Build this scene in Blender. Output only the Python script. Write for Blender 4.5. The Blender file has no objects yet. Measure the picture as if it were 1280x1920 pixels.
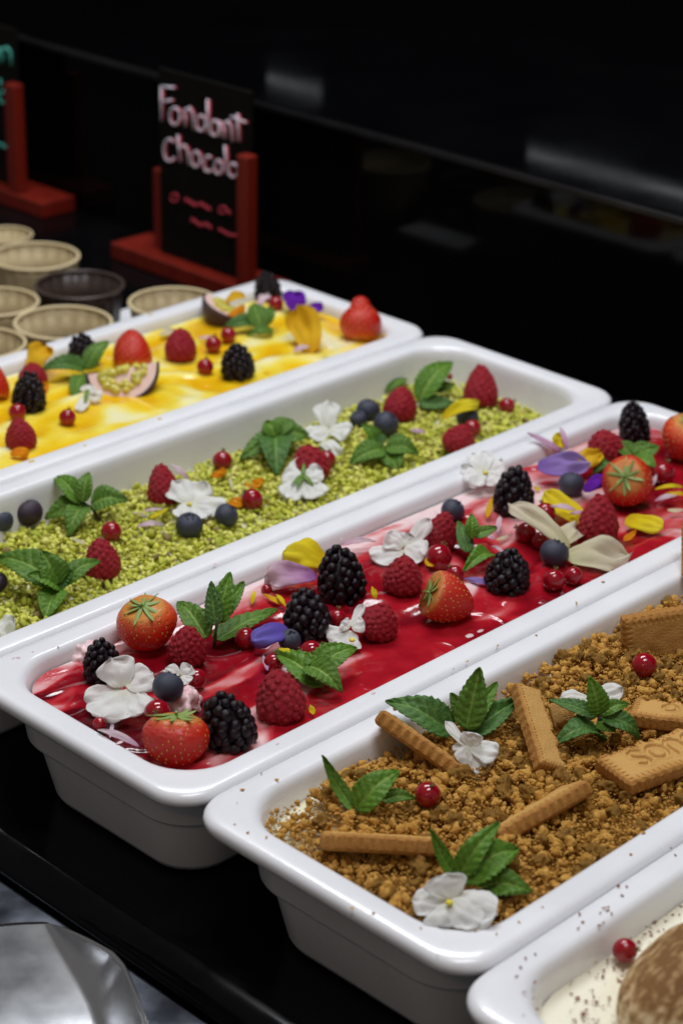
import bpy, bmesh, math, random
import numpy as np
from mathutils import Vector, Matrix, noise

random.seed(7); rng = np.random.default_rng(7)
scene = bpy.context.scene
COL = scene.collection
R_ = math.radians

# ------------------------------------------------------------------ camera
CAM = np.array([-0.5058, -1.0679, 0.5013]); FPX = 3933.13
AX_R = np.array([0.7001, -0.7137, 0.0217]); AX_D = np.array([-0.2893, -0.3113, -0.9052]); AX_F = np.array([0.6528, 0.6275, -0.4244])
cam_d = bpy.data.cameras.new("camera"); cam = bpy.data.objects.new("camera", cam_d); COL.objects.link(cam)
cam.matrix_world = Matrix(((AX_R[0], -AX_D[0], -AX_F[0], CAM[0]), (AX_R[1], -AX_D[1], -AX_F[1], CAM[1]),
                           (AX_R[2], -AX_D[2], -AX_F[2], CAM[2]), (0, 0, 0, 1)))
cam_d.sensor_fit = 'VERTICAL'; cam_d.sensor_height = 36; cam_d.lens = FPX / 1920 * 36
cam_d.clip_start = 0.05; cam_d.clip_end = 50
cam_d.dof.use_dof = True; cam_d.dof.focus_distance = 1.01; cam_d.dof.aperture_fstop = 9.3; cam_d.dof.aperture_blades = 7
scene.camera = cam
# ------------------------------------------------------------------ light
world = bpy.data.worlds.new("World"); scene.world = world; world.use_nodes = True
wb = world.node_tree.nodes["Background"]; wb.inputs[0].default_value = (1.0, 0.95, 0.92, 1); wb.inputs[1].default_value = 0.165
def area(name, loc, target, sx, sy, power, col=(1, 1, 1)):
    d = bpy.data.lights.new(name, 'AREA'); d.shape = 'RECTANGLE'; d.size = sx; d.size_y = sy; d.energy = power; d.color = col
    o = bpy.data.objects.new(name, d); COL.objects.link(o); o.location = loc
    o.rotation_euler = (Vector(target) - Vector(loc)).to_track_quat('-Z', 'Y').to_euler(); return o
area("ceiling_lamp", (0.55, 0.10, 1.25), (0.25, -0.35, 0), 0.80, 0.34, 13.2, (0.93, 0.96, 1.0))
area("ceiling_lamp", (0.10, -0.70, 1.35), (0.2, -0.45, 0), 0.60, 0.30, 8.0, (0.95, 0.97, 1.0))
area("ledge_streak_lamp", (1.2, 0.06, 0.262), (0, 0.06, 0.262), 0.50, 0.008, 0.0060, (0.9, 0.95, 1.0))     # added lamps out of view, placed so their mirror image streaks the ledge
area("ledge_streak_lamp", (1.2, 0.665, 0.255), (0, 0.665, 0.255), 0.09, 0.008, 0.0010, (0.9, 0.95, 1.0))
def bulb(loc, power, rad, col):
    d = bpy.data.lights.new("warm_bulb", 'POINT'); d.energy = power; d.shadow_soft_size = rad; d.color = col
    o = bpy.data.objects.new("warm_bulb", d); COL.objects.link(o); o.location = loc
bulb((-0.75, -0.95, 0.75), 1.6, 0.03, (1.0, 0.62, 0.30)); bulb((-0.35, -1.35, 0.95), 1.2, 0.03, (1.0, 0.66, 0.36))
scene.view_settings.view_transform = 'Standard'; scene.view_settings.look = 'None'
scene.view_settings.exposure = 0; scene.view_settings.gamma = 1
scene.render.engine = 'CYCLES'
scene.cycles.use_denoising = True; scene.cycles.max_bounces = 8; scene.cycles.caustics_reflective = False; scene.cycles.caustics_refractive = False

# ------------------------------------------------------------------ helpers
def ray(px, py):
    return AX_R * ((px - 640) / FPX) + AX_D * ((py - 960) / FPX) + AX_F
def at(px, py, z):
    d = ray(px, py); t = (z - CAM[2]) / d[2]; return CAM + t * d
def onx(px, py, x):
    d = ray(px, py); t = (x - CAM[0]) / d[0]; return CAM + t * d
def ppm(p):
    return FPX / float(np.dot(np.asarray(p) - CAM, AX_F))
def D(r, u, t):                                   # direction: right, up, towards the viewer
    v = AX_R * r - AX_D * u - AX_F * t; return v / np.linalg.norm(v)
def nrm(v):
    v = np.asarray(v, float); return v / (np.linalg.norm(v) + 1e-12)

def tag(o, label=None, cat=None, group=None, kind=None):
    if label: o['label'] = label
    if cat: o['category'] = cat
    if group: o['group'] = group
    if kind: o['kind'] = kind
    return o
def empty(name, loc, label, cat, group=None):
    o = bpy.data.objects.new(name, None); o.empty_display_size = 0.01; o.location = loc; COL.objects.link(o)
    return tag(o, label, cat, group)
def make_mesh(name, V, F, mat, smooth=True, attrs=None, color=None):
    me = bpy.data.meshes.new(name)
    if isinstance(F, np.ndarray):
        V = np.asarray(V, np.float32); n, k = F.shape
        me.vertices.add(len(V)); me.vertices.foreach_set('co', V.ravel())
        me.loops.add(n * k); me.loops.foreach_set('vertex_index', F.astype(np.int32).ravel())
        me.polygons.add(n); me.polygons.foreach_set('loop_start', np.arange(0, n * k, k, dtype=np.int32))
        me.update(calc_edges=True)
    else:
        me.from_pydata([tuple(map(float, v)) for v in V], [], F); me.update()
    if smooth: me.polygons.foreach_set('use_smooth', np.ones(len(me.polygons), bool))
    for k, a in (attrs or {}).items():
        at_ = me.attributes.new(k, 'FLOAT', 'POINT'); at_.data.foreach_set('value', np.asarray(a, np.float32))
    if mat: me.materials.append(mat)
    return me
def obj(name, me, parent=None, loc=None):
    o = bpy.data.objects.new(name, me); COL.objects.link(o)
    if parent is not None: o.parent = parent
    if loc is not None: o.location = loc
    return o
def part(name, V, F, mat, parent, smooth=True, attrs=None, solid=0):
    V = np.asarray(V, float) - np.array(parent.location)
    o = obj(name, make_mesh(name, V, F, mat, smooth, attrs), parent)
    if solid:
        m = o.modifiers.new('thickness', 'SOLIDIFY'); m.thickness = solid; m.offset = 0
    return o
def grid_faces(nu, nv, off=0, wrap=False):
    F = []
    for i in range(nu - 1):
        for j in range(nv if wrap else nv - 1):
            a = off + i * nv + j; b = off + i * nv + (j + 1) % nv
            F.append((a, b, b + nv, a + nv))
    return F
def join(pieces):
    V = []; F = []
    for v, f in pieces:
        o = len(V); V.extend([tuple(p) for p in v]); F.extend([tuple(i + o for i in q) for q in f])
    return V, F
def tube(pts, r, n=6, r2=None):
    pts = [np.asarray(p, float) for p in pts]; V = []; m = len(pts)
    ref = np.array([0.3, 0.2, 1.0])
    for i, p in enumerate(pts):
        t = nrm(pts[min(i + 1, m - 1)] - pts[max(i - 1, 0)])
        a = np.cross(t, ref); a = nrm(a if np.linalg.norm(a) > 1e-3 else np.cross(t, (1, 0, 0))); b = np.cross(t, a)
        rr = r if r2 is None else r + (r2 - r) * i / max(1, m - 1)
        for k in range(n):
            w = 2 * math.pi * k / n; V.append(p + rr * (math.cos(w) * a + math.sin(w) * b))
    F = grid_faces(m, n, 0, True); F.append(tuple(range(n))[::-1]); F.append(tuple((m - 1) * n + k for k in range(n)))
    return V, F
def box(lo, hi, bev=0.0):
    bm = bmesh.new(); bmesh.ops.create_cube(bm, size=1)
    for v in bm.verts:
        for k in range(3): v.co[k] = lo[k] if v.co[k] < 0 else hi[k]
    if bev: bmesh.ops.bevel(bm, geom=bm.edges[:], offset=bev, segments=3, affect='EDGES', profile=0.5)
    V = [tuple(v.co) for v in bm.verts]; bm.verts.index_update(); F = [tuple(v.index for v in f.verts) for f in bm.faces]; bm.free()
    return V, F
_ico = {}
def ico(n):
    if n not in _ico:
        bm = bmesh.new(); bmesh.ops.create_icosphere(bm, subdivisions=n, radius=1)
        V = np.array([v.co[:] for v in bm.verts]); F = np.array([[v.index for v in f.verts] for f in bm.faces]); bm.free(); _ico[n] = (V, F)
    return _ico[n]
def lathe(prof, n=40, wob=None):
    V = []
    for i, (r, z) in enumerate(prof):
        for k in range(n):
            a = 2 * math.pi * k / n; rr = r * (wob(a, i) if wob else 1)
            V.append((rr * math.cos(a), rr * math.sin(a), z))
    return V, grid_faces(len(prof), n, 0, True)
def nz(x, y, z=0.0):
    return noise.noise(Vector((x, y, z)))

# ------------------------------------------------------------------ materials
def mat(name, c1, c2=None, scale=200, rough=0.5, bump=0.0, bscale=None, sss=0.0, srad=(1, .3, .2), sscale=0.004, coat=0.0,
        metal=0.0, sheen=0.0, attr=None, ramp=None, transl=0.0, spec=0.5, detail=4, aniso=None, rvar=0.0, coat_rough=0.05):
    m = bpy.data.materials.new(name); m.use_nodes = True; nt = m.node_tree; N = nt.nodes; L = nt.links
    b = N['Principled BSDF']; tc = N.new('ShaderNodeTexCoord')
    src = tc.outputs['Object']
    if aniso:
        mp = N.new('ShaderNodeMapping'); mp.inputs['Scale'].default_value = aniso; L.new(src, mp.inputs[0]); src = mp.outputs[0]
    no = N.new('ShaderNodeTexNoise'); no.inputs['Scale'].default_value = scale; no.inputs['Detail'].default_value = detail
    L.new(src, no.inputs['Vector'])
    fac = no.outputs['Fac']
    if attr:
        an = N.new('ShaderNodeAttribute'); an.attribute_name = attr
        ad = N.new('ShaderNodeMath'); ad.operation = 'MULTIPLY_ADD'
        L.new(fac, ad.inputs[0]); ad.inputs[1].default_value = 0.3
        sb = N.new('ShaderNodeMath'); sb.operation = 'SUBTRACT'; L.new(an.outputs['Fac'], sb.inputs[0]); sb.inputs[1].default_value = 0.165
        L.new(sb.outputs[0], ad.inputs[2]); fac = ad.outputs[0]
    cr = N.new('ShaderNodeValToRGB'); e = cr.color_ramp.elements
    if ramp is None: ramp = [(0.3, c1), (0.7, c2 or c1)]
    e[0].position, e[0].color = ramp[0][0], (*ramp[0][1], 1); e[1].position, e[1].color = ramp[-1][0], (*ramp[-1][1], 1)
    for p, c in ramp[1:-1]:
        q = e.new(p); q.color = (*c, 1)
    L.new(fac, cr.inputs[0]); L.new(cr.outputs[0], b.inputs['Base Color'])
    b.inputs['Roughness'].default_value = rough; b.inputs['Metallic'].default_value = metal
    b.inputs['Specular IOR Level'].default_value = spec
    if rvar:
        mr = N.new('ShaderNodeMapRange'); mr.inputs['To Min'].default_value = rough; mr.inputs['To Max'].default_value = rough + rvar
        mr.inputs['From Min'].default_value = .35; mr.inputs['From Max'].default_value = .65
        L.new(no.outputs['Fac'], mr.inputs[0]); L.new(mr.outputs[0], b.inputs['Roughness'])
    if sss:
        b.inputs['Subsurface Weight'].default_value = sss; b.inputs['Subsurface Radius'].default_value = srad; b.inputs['Subsurface Scale'].default_value = sscale
    if coat: b.inputs['Coat Weight'].default_value = coat; b.inputs['Coat Roughness'].default_value = coat_rough
    if sheen: b.inputs['Sheen Weight'].default_value = sheen
    if bump:
        n2 = N.new('ShaderNodeTexNoise'); n2.inputs['Scale'].default_value = bscale or scale; n2.inputs['Detail'].default_value = 5
        L.new(src, n2.inputs['Vector'])
        bp = N.new('ShaderNodeBump'); bp.inputs['Strength'].default_value = 1.0; bp.inputs['Distance'].default_value = bump
        L.new(n2.outputs['Fac'], bp.inputs['Height']); L.new(bp.outputs[0], b.inputs['Normal'])
    if transl:
        t = N.new('ShaderNodeBsdfTranslucent'); L.new(cr.outputs[0], t.inputs[0]); mx = N.new('ShaderNodeMixShader'); mx.inputs[0].default_value = transl
        L.new(b.outputs[0], mx.inputs[1]); L.new(t.outputs[0], mx.inputs[2]); L.new(mx.outputs[0], N['Material Output'].inputs[0])
    return m
M = {}
M['porcelain'] = mat('white_porcelain', (.775, .78, .815), (.805, .81, .84), 18, rough=.20, rvar=.22, bump=.00006, bscale=60, coat=.3)
M['counter'] = mat('black_gloss_counter', (.002, .002, .0025), (.0035, .0035, .004), 40, rough=.12, rvar=.15, spec=.16)
M['panel'] = mat('black_acrylic_panel', (.0015, .0015, .002), (.003, .003, .003), 8, rough=.06, rvar=.03, spec=.13)
M['ledge'] = mat('black_lacquer_ledge', (.001, .001, .0015), (.002, .002, .0025), 12, rough=.05, rvar=.05, spec=.3)
M['dark'] = mat('dark_wall', (.001, .001, .001), (.0015, .0015, .0015), 5, rough=.9, spec=.05)
M['edge_highlight'] = mat('grey_edge_highlight', (.012, .012, .014), (.03, .03, .034), 20, rough=.35, metal=.6)  # grey that stands for the highlight on the ledge edge
M['steel'] = mat('worn_clouded_steel', (.13, .145, .18), (.36, .39, .46), 26, rough=.20, rvar=.16, metal=1, bump=.00004, bscale=40)  # broad blue-grey clouds in the colour stand for reflections on the shelf
M['scoop'] = mat('brushed_steel_scoop', (.52, .53, .55), (.55, .555, .57), 60, rough=.20, rvar=.03, metal=1, detail=3)
M['glaze'] = mat('red_berry_glaze', None, scale=90, rough=.15, coat=.3, attr='cream', bump=.0006, bscale=60, sss=.25, sscale=.003, spec=.45,
                 ramp=[(.02, (.10, .0015, .006)), (.16, (.27, .004, .012)), (.34, (.43, .011, .021)), (.54, (.53, .06, .07)), (.76, (.70, .32, .33)), (.98, (.82, .63, .63))])
M['mango'] = mat('mango_glaze', None, scale=90, rough=.22, coat=.2, attr='cream', bump=.0008, bscale=50, sss=.2, sscale=.003, srad=(1, .6, .2), spec=.35,
                 ramp=[(.05, (.76, .42, .005)), (.25, (.84, .56, .015)), (.45, (.87, .70, .09)), (.62, (.87, .79, .34)), (.90, (.86, .82, .62))])
M['cream'] = mat('vanilla_cream', (.80, .76, .56), (.84, .81, .66), 60, rough=.4, bump=.0006, bscale=80, sss=.3, srad=(1, .8, .5), sscale=.003)
M['cocoa_cream'] = mat('cream_dusted_with_cocoa', None, scale=380, rough=.6, attr='cream', bump=.0008, bscale=120,
                 ramp=[(.15, (.10, .04, .014)), (.42, (.36, .22, .11)), (.62, (.80, .75, .55)), (1, (.84, .81, .66))])
M['pink_cream'] = mat('pink_cream', (.72, .42, .46), (.82, .66, .66), 120, rough=.3, bump=.001, bscale=160, sss=.3, sscale=.002)
M['pistachio'] = mat('pistachio', None, scale=500, rough=.55, attr='tint', bump=.0003, bscale=900, sss=.15, srad=(1, .9, .2), sscale=.002,
                 ramp=[(.0, (.16, .075, .05)), (.07, (.30, .22, .05)), (.2, (.44, .47, .035)), (.6, (.62, .63, .07)), (1, (.76, .73, .22))])
M['pistachio_piece'] = [mat('pistachio_kernel', c1, c2, 500, rough=.5, bump=.0003, bscale=900) for c1, c2 in
                 (((.48, .50, .035), (.62, .63, .07)), ((.38, .46, .03), (.54, .58, .06)), ((.62, .62, .09), (.76, .73, .22)), ((.17, .09, .06), (.40, .32, .06)))]
M['crumb'] = mat('biscuit_crumb', (.47, .215, .036), (.70, .40, .095), 350, rough=.85, bump=.0014, bscale=1100, spec=.2)
M['crumb_bed'] = mat('crumb_over_cream', None, scale=300, rough=.8, attr='cream', bump=.0015, bscale=420, spec=.2,
                 ramp=[(.1, (.28, .12, .016)), (.5, (.50, .26, .045)), (.72, (.78, .68, .42)), (1, (.82, .78, .58))])
M['biscuit'] = mat('caramel_biscuit', None, scale=260, rough=.75, attr='edge', bump=.0005, bscale=900, spec=.2, ramp=[(.0, (.56, .32, .10)), (.4, (.47, .235, .062)), (1, (.33, .140, .030))])
M['raspberry'] = mat('raspberry_flesh', (.27, .005, .014), (.41, .013, .028), 220, rough=.38, sss=.2, srad=(1, .12, .1), sscale=.002, bump=.0003, bscale=700, spec=.28)
M['blackberry'] = mat('blackberry_flesh', (.004, .002, .005), (.012, .004, .008), 200, rough=.14, bump=.00010, bscale=400, spec=.3)
M['hair'] = mat('berry_hair', (.40, .10, .08), (.55, .25, .16), 300, rough=.6)
M['strawberry'] = mat('strawberry_skin', None, scale=120, rough=.24, attr='along', bump=.0002, bscale=300, sss=.08, srad=(1, .1, .04), sscale=.002, coat=.12, spec=.4,
                 ramp=[(.0, (.64, .26, .04)), (.05, (.68, .09, .010)), (.24, (.64, .022, .004)), (1, (.52, .007, .004))])
M['strawberry_red'] = mat('red_strawberry_skin', None, scale=120, rough=.22, attr='along', bump=.0002, bscale=300, sss=.08, srad=(1, .1, .04), sscale=.002, coat=.15, spec=.4,
                 ramp=[(.0, (.60, .22, .04)), (.03, (.60, .07, .008)), (.12, (.58, .018, .004)), (1, (.50, .006, .004))])
M['seed'] = mat('strawberry_seed', (.62, .36, .05), (.72, .52, .12), 300, rough=.4)
M['calyx'] = mat('green_calyx', (.22, .36, .07), (.40, .50, .16), 150, rough=.5, transl=.25)
M['blueberry'] = mat('blueberry_skin', (.012, .014, .028), (.055, .065, .110), 90, rough=.42, bump=.00015, bscale=500)
M['blueberry_plum'] = mat('plum_blueberry_skin', (.018, .007, .022), (.045, .022, .045), 90, rough=.42, bump=.00015, bscale=500)
M['bluecrown'] = mat('blueberry_crown', (.02, .018, .03), (.10, .07, .06), 300, rough=.7)
M['currant'] = mat('redcurrant_skin', (.22, .002, .010), (.36, .005, .016), 130, rough=.12, coat=.2, sss=.4, srad=(1, .1, .1), sscale=.003)
M['blossom'] = mat('dry_blossom', (.10, .05, .02), (.34, .24, .08), 600, rough=.8)
M['mint'] = mat('mint_leaf', None, scale=160, rough=.45, attr='vein', transl=.22, bump=.0006, bscale=700, spec=.3,
                 ramp=[(.0, (.050, .130, .012)), (.45, (.105, .225, .026)), (.8, (.18, .31, .05)), (1, (.30, .44, .10))])
M['mint_dark'] = mat('dark_mint_leaf', None, scale=160, rough=.5, attr='vein', transl=.18, bump=.0006, bscale=700, spec=.3,
                 ramp=[(.0, (.034, .095, .016)), (.45, (.072, .175, .032)), (.8, (.12, .24, .055)), (1, (.20, .36, .09))])
M['mint_light'] = mat('bright_mint_leaf', None, scale=160, rough=.4, attr='vein', transl=.25, bump=.0006, bscale=700, spec=.3,
                 ramp=[(.0, (.060, .165, .012)), (.45, (.115, .26, .024)), (.8, (.20, .35, .05)), (1, (.30, .46, .11))])
M['stem'] = mat('mint_stem', (.035, .06, .025), (.07, .12, .03), 200, rough=.5)
M['stem_dark'] = mat('purple_mint_stem', (.03, .018, .022), (.07, .045, .04), 200, rough=.5)
def petal_mat(name, base, tip, mid=None):
    mid = mid or tuple((a + b) / 2 for a, b in zip(base, tip))
    return mat(name, None, scale=140, rough=.75, attr='along', transl=.42, bump=.0002, bscale=500, spec=.1, ramp=[(.0, base), (.35, mid), (1, tip)])
M['white'] = petal_mat('white_petal', (.84, .84, .74), (.91, .91, .90), (.89, .89, .87))
M['ivory'] = petal_mat('ivory_petal', (.70, .68, .40), (.76, .70, .56), (.74, .69, .50))
M['yellow'] = petal_mat('yellow_petal', (.70, .50, .01), (.84, .74, .05), (.80, .66, .02))
M['gold'] = petal_mat('golden_petal', (.76, .42, .01), (.80, .50, .02), (.80, .54, .03))
M['orange'] = petal_mat('orange_petal', (.72, .22, .01), (.82, .36, .01), (.80, .30, .01))
M['purple'] = petal_mat('purple_petal', (.16, .02, .36), (.20, .03, .48), (.17, .02, .44))
M['blue'] = petal_mat('blue_violet_petal', (.14, .08, .44), (.26, .22, .66), (.17, .12, .54))
M['lavender'] = petal_mat("lavender_petal", (.28, .15, .50), (.46, .34, .68), (.36, .24, .60))
M['pink'] = petal_mat('pink_petal', (.52, .20, .46), (.76, .58, .70), (.68, .44, .62))
M['palepink'] = petal_mat('pale_pink_petal', (.66, .40, .56), (.80, .70, .74), (.76, .60, .68))
M['violetpink'] = petal_mat('violet_veined_petal', (.30, .08, .34), (.76, .62, .64), (.58, .32, .54))
M['eye'] = mat('flower_eye', (.72, .58, .02), (.80, .66, .04), 200, rough=.5)
M['paper'] = mat('beige_baking_paper', (.70, .56, .31), (.80, .66, .40), 40, rough=.6, transl=.12, bump=.0002, bscale=200)
M['brownpaper'] = mat('dark_brown_baking_paper', (.050, .032, .026), (.075, .050, .040), 40, rough=.35, bump=.0002, bscale=200)
M['cake'] = mat('chocolate_cake', (.022, .009, .005), (.05, .022, .012), 200, rough=.7, bump=.0015, bscale=200)
M['redwood'] = mat('red_stained_wood', (.15, .009, .004), (.22, .015, .006), 60, rough=.4, aniso=(1, 1, .1), bump=.0002, bscale=120)
M['slate'] = mat('black_slate_board', (.004, .0035, .003), (.007, .006, .005), 60, spec=.12, rough=.5, bump=.0001, bscale=200)
M['chalkwhite'] = mat('white_chalk_pen', (.72, .66, .78), (.84, .78, .88), 200, rough=.7)
M['chalkred'] = mat('red_chalk_pen', (.50, .03, .05), (.62, .06, .09), 200, rough=.7)
M['chalkgreen'] = mat('turquoise_chalk_pen', (.06, .46, .36), (.12, .56, .46), 200, rough=.7)
M['skin'] = mat('passion_fruit_skin', (.030, .010, .020), (.07, .02, .035), 120, rough=.35, bump=.0005, bscale=150)
M['pith'] = mat('passion_fruit_pith', (.70, .40, .38), (.78, .62, .52), 120, rough=.5, sss=.2)
M['pulp'] = mat('passion_fruit_pulp', (.60, .42, .02), (.62, .60, .12), 300, rough=.12, sss=.4, srad=(1, .7, .2), sscale=.003)
M['pip'] = mat('passion_fruit_pip', (.02, .03, .01), (.05, .05, .02), 300, rough=.3)
M['napkin'] = mat('white_paper', (.70, .71, .74), (.78, .78, .80), 40, rough=.7)
M['cocoa'] = mat('cocoa_flake', (.19, .058, .022), (.29, .11, .05), 500, rough=.85)
M['sponge'] = mat('cocoa_dusted_sponge', None, scale=420, rough=.85, attr='cream', bump=.0009, bscale=260, spec=.15,
                 ramp=[(.05, (.19, .095, .036)), (.35, (.40, .25, .115)), (.6, (.64, .50, .30)), (1, (.76, .65, .45))])

# ------------------------------------------------------------------ setting
ZC = -0.0665                                            # counter level
TL, TW = 0.530, 0.1635
SHIFT = (-.0045, -.0035, 0, 0, -.0135)                     # how far each tray is pushed along its length
def struct(name, V, F, m, smooth=False):
    return tag(obj(name, make_mesh(name, V, F, m, smooth)), kind='structure')
# counter slab with a rounded front lip (profile along x-z, swept along y)
prof = [(1.3, ZC), (0.0, ZC)] + [(-0.004 - 0.016 * math.sin(a), ZC - 0.016 + 0.016 * math.cos(a)) for a in np.linspace(0, math.pi / 2, 9)] + [(-0.020, ZC - 0.05), (1.3, ZC - 0.05)]
V = [(x, y, z) for y in (-1.6, 1.4) for x, z in prof]; n = len(prof)
F = [(i, (i + 1) % n, n + (i + 1) % n, n + i) for i in range(n)] + [tuple(range(n))[::-1], tuple(range(n, 2 * n))]
cnt = struct('counter', V, F, M['counter'], True)
for p in cnt.data.polygons:
    if abs(p.normal.z) > .99 or abs(p.normal.y) > .9: p.use_smooth = False
struct('steel_shelf', *box((-0.9, -1.6, ZC - 0.05), (-0.0225, 1.4, ZC - 0.012), .002), M['steel'])
struct('back_panel', *box((0.655, -1.6, ZC), (0.675, 1.4, 0.0735)), M['panel'])
struct('ledge', *box((0.648, -1.6, 0.0755), (1.25, 1.4, 0.0830), .0015), M['ledge'])
struct('ledge_highlight', *box((0.6455, -1.6, 0.0765), (0.6478, 1.4, 0.0815), .0008), M['edge_highlight'])  # added strip, drawn as the thin highlight along the ledge front
struct('wall', *box((1.25, -1.8, -0.4), (1.3, 1.6, 2.2)), M['dark'])

# ------------------------------------------------------------------ trays
def ring(off, z, r, k, n=10):
    x0, x1 = off + SHIFT[k], TL - off + SHIFT[k]; y0, y1 = -TW * k - off, -TW * (k + 1) + off; P = []
    for cx, cy, a0 in ((x1 - r, y0 - r, 0), (x0 + r, y0 - r, 90), (x0 + r, y1 + r, 180), (x1 - r, y1 + r, 270)):
        for i in range(n + 1):
            a = R_(a0 + 90 * i / n); P.append((cx + r * math.cos(a), cy + r * math.sin(a), z))
    return P
def tray(k, label):
    g = 0.0005
    prof = [(.030, -.066, .020), (.0275, -.0655, .022), (.0255, -.062, .024), (.0205, -.037, .026), (.0195, -.0345, .026), (.0165, -.0325, .027), (.0158, -.031, .027),
            (.0135, -.011, .027), (.012, -.0088, .026), (.006, -.0082, .023), (.002, -.0076, .021), (g + .0004, -.0062, .0205), (g, -.0045, .020), (g + .0003, -.0026, .020), (g + .0014, -.001, .020), (g + .003, -.0002, .0195), (.006, 0, .0215),
            (.0125, 0, .026), (.0140, -.0004, .027), (.0155, -.0016, .027), (.0166, -.0038, .027), (.0175, -.008, .027), (.0235, -.045, .024), (.026, -.052, .022), (.032, -.056, .018)]
    V = []; nn = 0
    for off, z, r in prof:
        R = ring(off, z, r, k); nn = len(R); V += R
    F = grid_faces(len(prof), nn, 0, True); F = [f[::-1] for f in F]
    F.append(tuple(range(nn))); F.append(tuple((len(prof) - 1) * nn + i for i in range(nn))[::-1])
    root = Vector((TL / 2 + SHIFT[k], -TW * (k + .5), -.066))
    V = [tuple(Vector(v) - root) for v in V]
    o = obj('serving_tray', make_mesh('serving_tray', V, F, M['porcelain']), None, root)
    o.data.polygons[-1].use_smooth = False; o.data.polygons[-2].use_smooth = False
    bmx = bmesh.new(); bmx.from_mesh(o.data); bmesh.ops.recalc_face_normals(bmx, faces=bmx.faces[:]); bmx.to_mesh(o.data); bmx.free()
    tag(o, label, 'tray', 'white porcelain trays in a row on the counter'); return o
tray(0, 'long white porcelain tray filled with the yellow mango dessert')
tray(1, 'long white porcelain tray filled with green chopped pistachios')
tray(2, 'long white porcelain tray filled with the glossy red berry dessert')
tray(3, 'long white porcelain tray filled with brown biscuit crumbs')
tray(4, 'long white porcelain tray of pale cocoa speckled cream, cut off by the frame')

def surface(k, hfun, nx, ny, z0, off=.0185, rr=.026):
    """rounded-rectangle sheet with height hfun(x,y,s,t); returns V, F (closed down to a floor), st"""
    x0, x1 = off + SHIFT[k], TL - off + SHIFT[k]; yc = -TW * (k + .5); hw = TW / 2 - off
    V = []; ST = []
    for i in range(nx):
        s = 2 * i / (nx - 1) - 1
        for j in range(ny):
            t = 2 * j / (ny - 1) - 1
            d = max(0, abs(t) * hw - (hw - rr)); ins = rr - math.sqrt(max(0, rr * rr - d * d))
            hx = (x1 - x0) / 2 - ins
            x = (x0 + x1) / 2 + s * hx; y = yc + t * hw
            V.append((x, y, z0 + hfun(x, y, s, t))); ST.append((s, t))
    F = grid_faces(nx, ny); F = [f[::-1] for f in F]
    b = [i * ny for i in range(nx)] + [(nx - 1) * ny + j for j in range(1, ny)] + [i * ny + ny - 1 for i in range(nx - 2, -1, -1)] + [j for j in range(ny - 2, 0, -1)]
    o = len(V)
    xm = TL / 2 + SHIFT[k]
    for q in b: V.append((xm + (V[q][0] - xm) * .955, yc + (V[q][1] - yc) * .86, -.034))
    m = len(b)
    F += [(b[i], b[(i + 1) % m], o + (i + 1) % m, o + i) for i in range(m)]
    return V, F, ST + [ST[q] for q in b]
# red glaze
ZR, ZY, ZG, ZB, ZW = -.0085, -.0075, -.0225, -.0085, -.014
def swirl(x, y, seed):
    a = nz(x * 9 + seed, y * 22, seed) * .9
    return nz(x * 16 + a * 1.2 + seed, y * 46 + a * 2.0, seed * 1.7) * .65 + nz(x * 40 + a * 2, y * 95 + a * 3, seed + 4) * .35
def red_h(x, y, s, t):
    e = min(1, (1 - abs(t)) * 12) * min(1, (1 - abs(s)) * 40)
    cre = abs(nz(x * 26 + nz(x * 40, y * 40, 8) * .8, y * 44, 6.0)); return (swirl(x * .72, y * .72, 3.1) * .0040 + .0014 * math.exp(-(cre / .07) ** 2) * max(0, .25 + nz(x * 14, y * 20, 2)) + nz(x * 110, y * 150, 4) * .0004) * (.25 + .75 * e) + (1 - e) * .0006
V, F, ST = surface(2, red_h, 440, 130, ZR)
cr = []
for (x, y, z), (s, t) in zip(V, ST):
    w = swirl(x * .72, y * .72, 3.1); w2 = nz(x * 24, y * 60, 9.3)
    a = nz(x * 10, y * 14, 21.0); b = nz(x * 17 + a * 1.5, y * 34 + a * 3.0, 5.5) + .45 * nz(x * 45 + a * 3, y * 80 + a * 5, 7.7)
    dark = .5 + .5 * nz(x * 7, y * 11, 31.0)
    c = .30 + w * .35 - .16 * dark + .72 * min(1, max(0, (b - .00) / .26)) * (.75 + .5 * nz(x * 60, y * 110, 3))
    c -= .18 * max(0, 1 - math.hypot(x - .035, (y + .40) * .8) / .07)                        # deep sauce pooled at the near end
    sm = min(1, max(0, (t - .62) * 3.2)) * min(1, max(0, (nz(x * 11, 3.3, 1.0) + .18) * 3.0))  # pale smears along the long far wall
    c += sm * (.75 + .4 * nz(x * 18, y * 240, 6.0))
    c += max(0, (-t - .95) * 14.0) * max(0, nz(x * 30, 8.3, 2.0) + .3)
    c = max(0, c)
    cr.append(min(1, c))
root = empty('red_berry_dessert', (TL / 2, -TW * 2.5, -.05), 'glossy red berry glaze swirled with pink cream inside its tray', 'dessert')
part('glaze', V, F, M['glaze'], root, True, {'cream': cr})
def blob(cx, cy, w, h, zs, seed, amp=.3, sub=4, mat_=None, parent=None, name='cream_dollop', sq=1.0):
    p = at(cx, cy, zs + h * .2); r = w / ppm(p) / 2; Vv, Ff = ico(sub); out = []
    for v in Vv:
        k = 1 + amp * nz(v[0] * 1.7 + seed, v[1] * 1.7, v[2] * 1.7) + amp * .4 * nz(v[0] * 5 + seed, v[1] * 5, v[2] * 5)
        out.append(p + np.array((v[0] * r * k * sq, v[1] * r * k, v[2] * h * k)))
    return part(name, out, Ff, mat_, parent)
blob(345, 1318, 62, .008, ZR, 2.0, .5, 4, M['pink_cream'], root)
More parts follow.
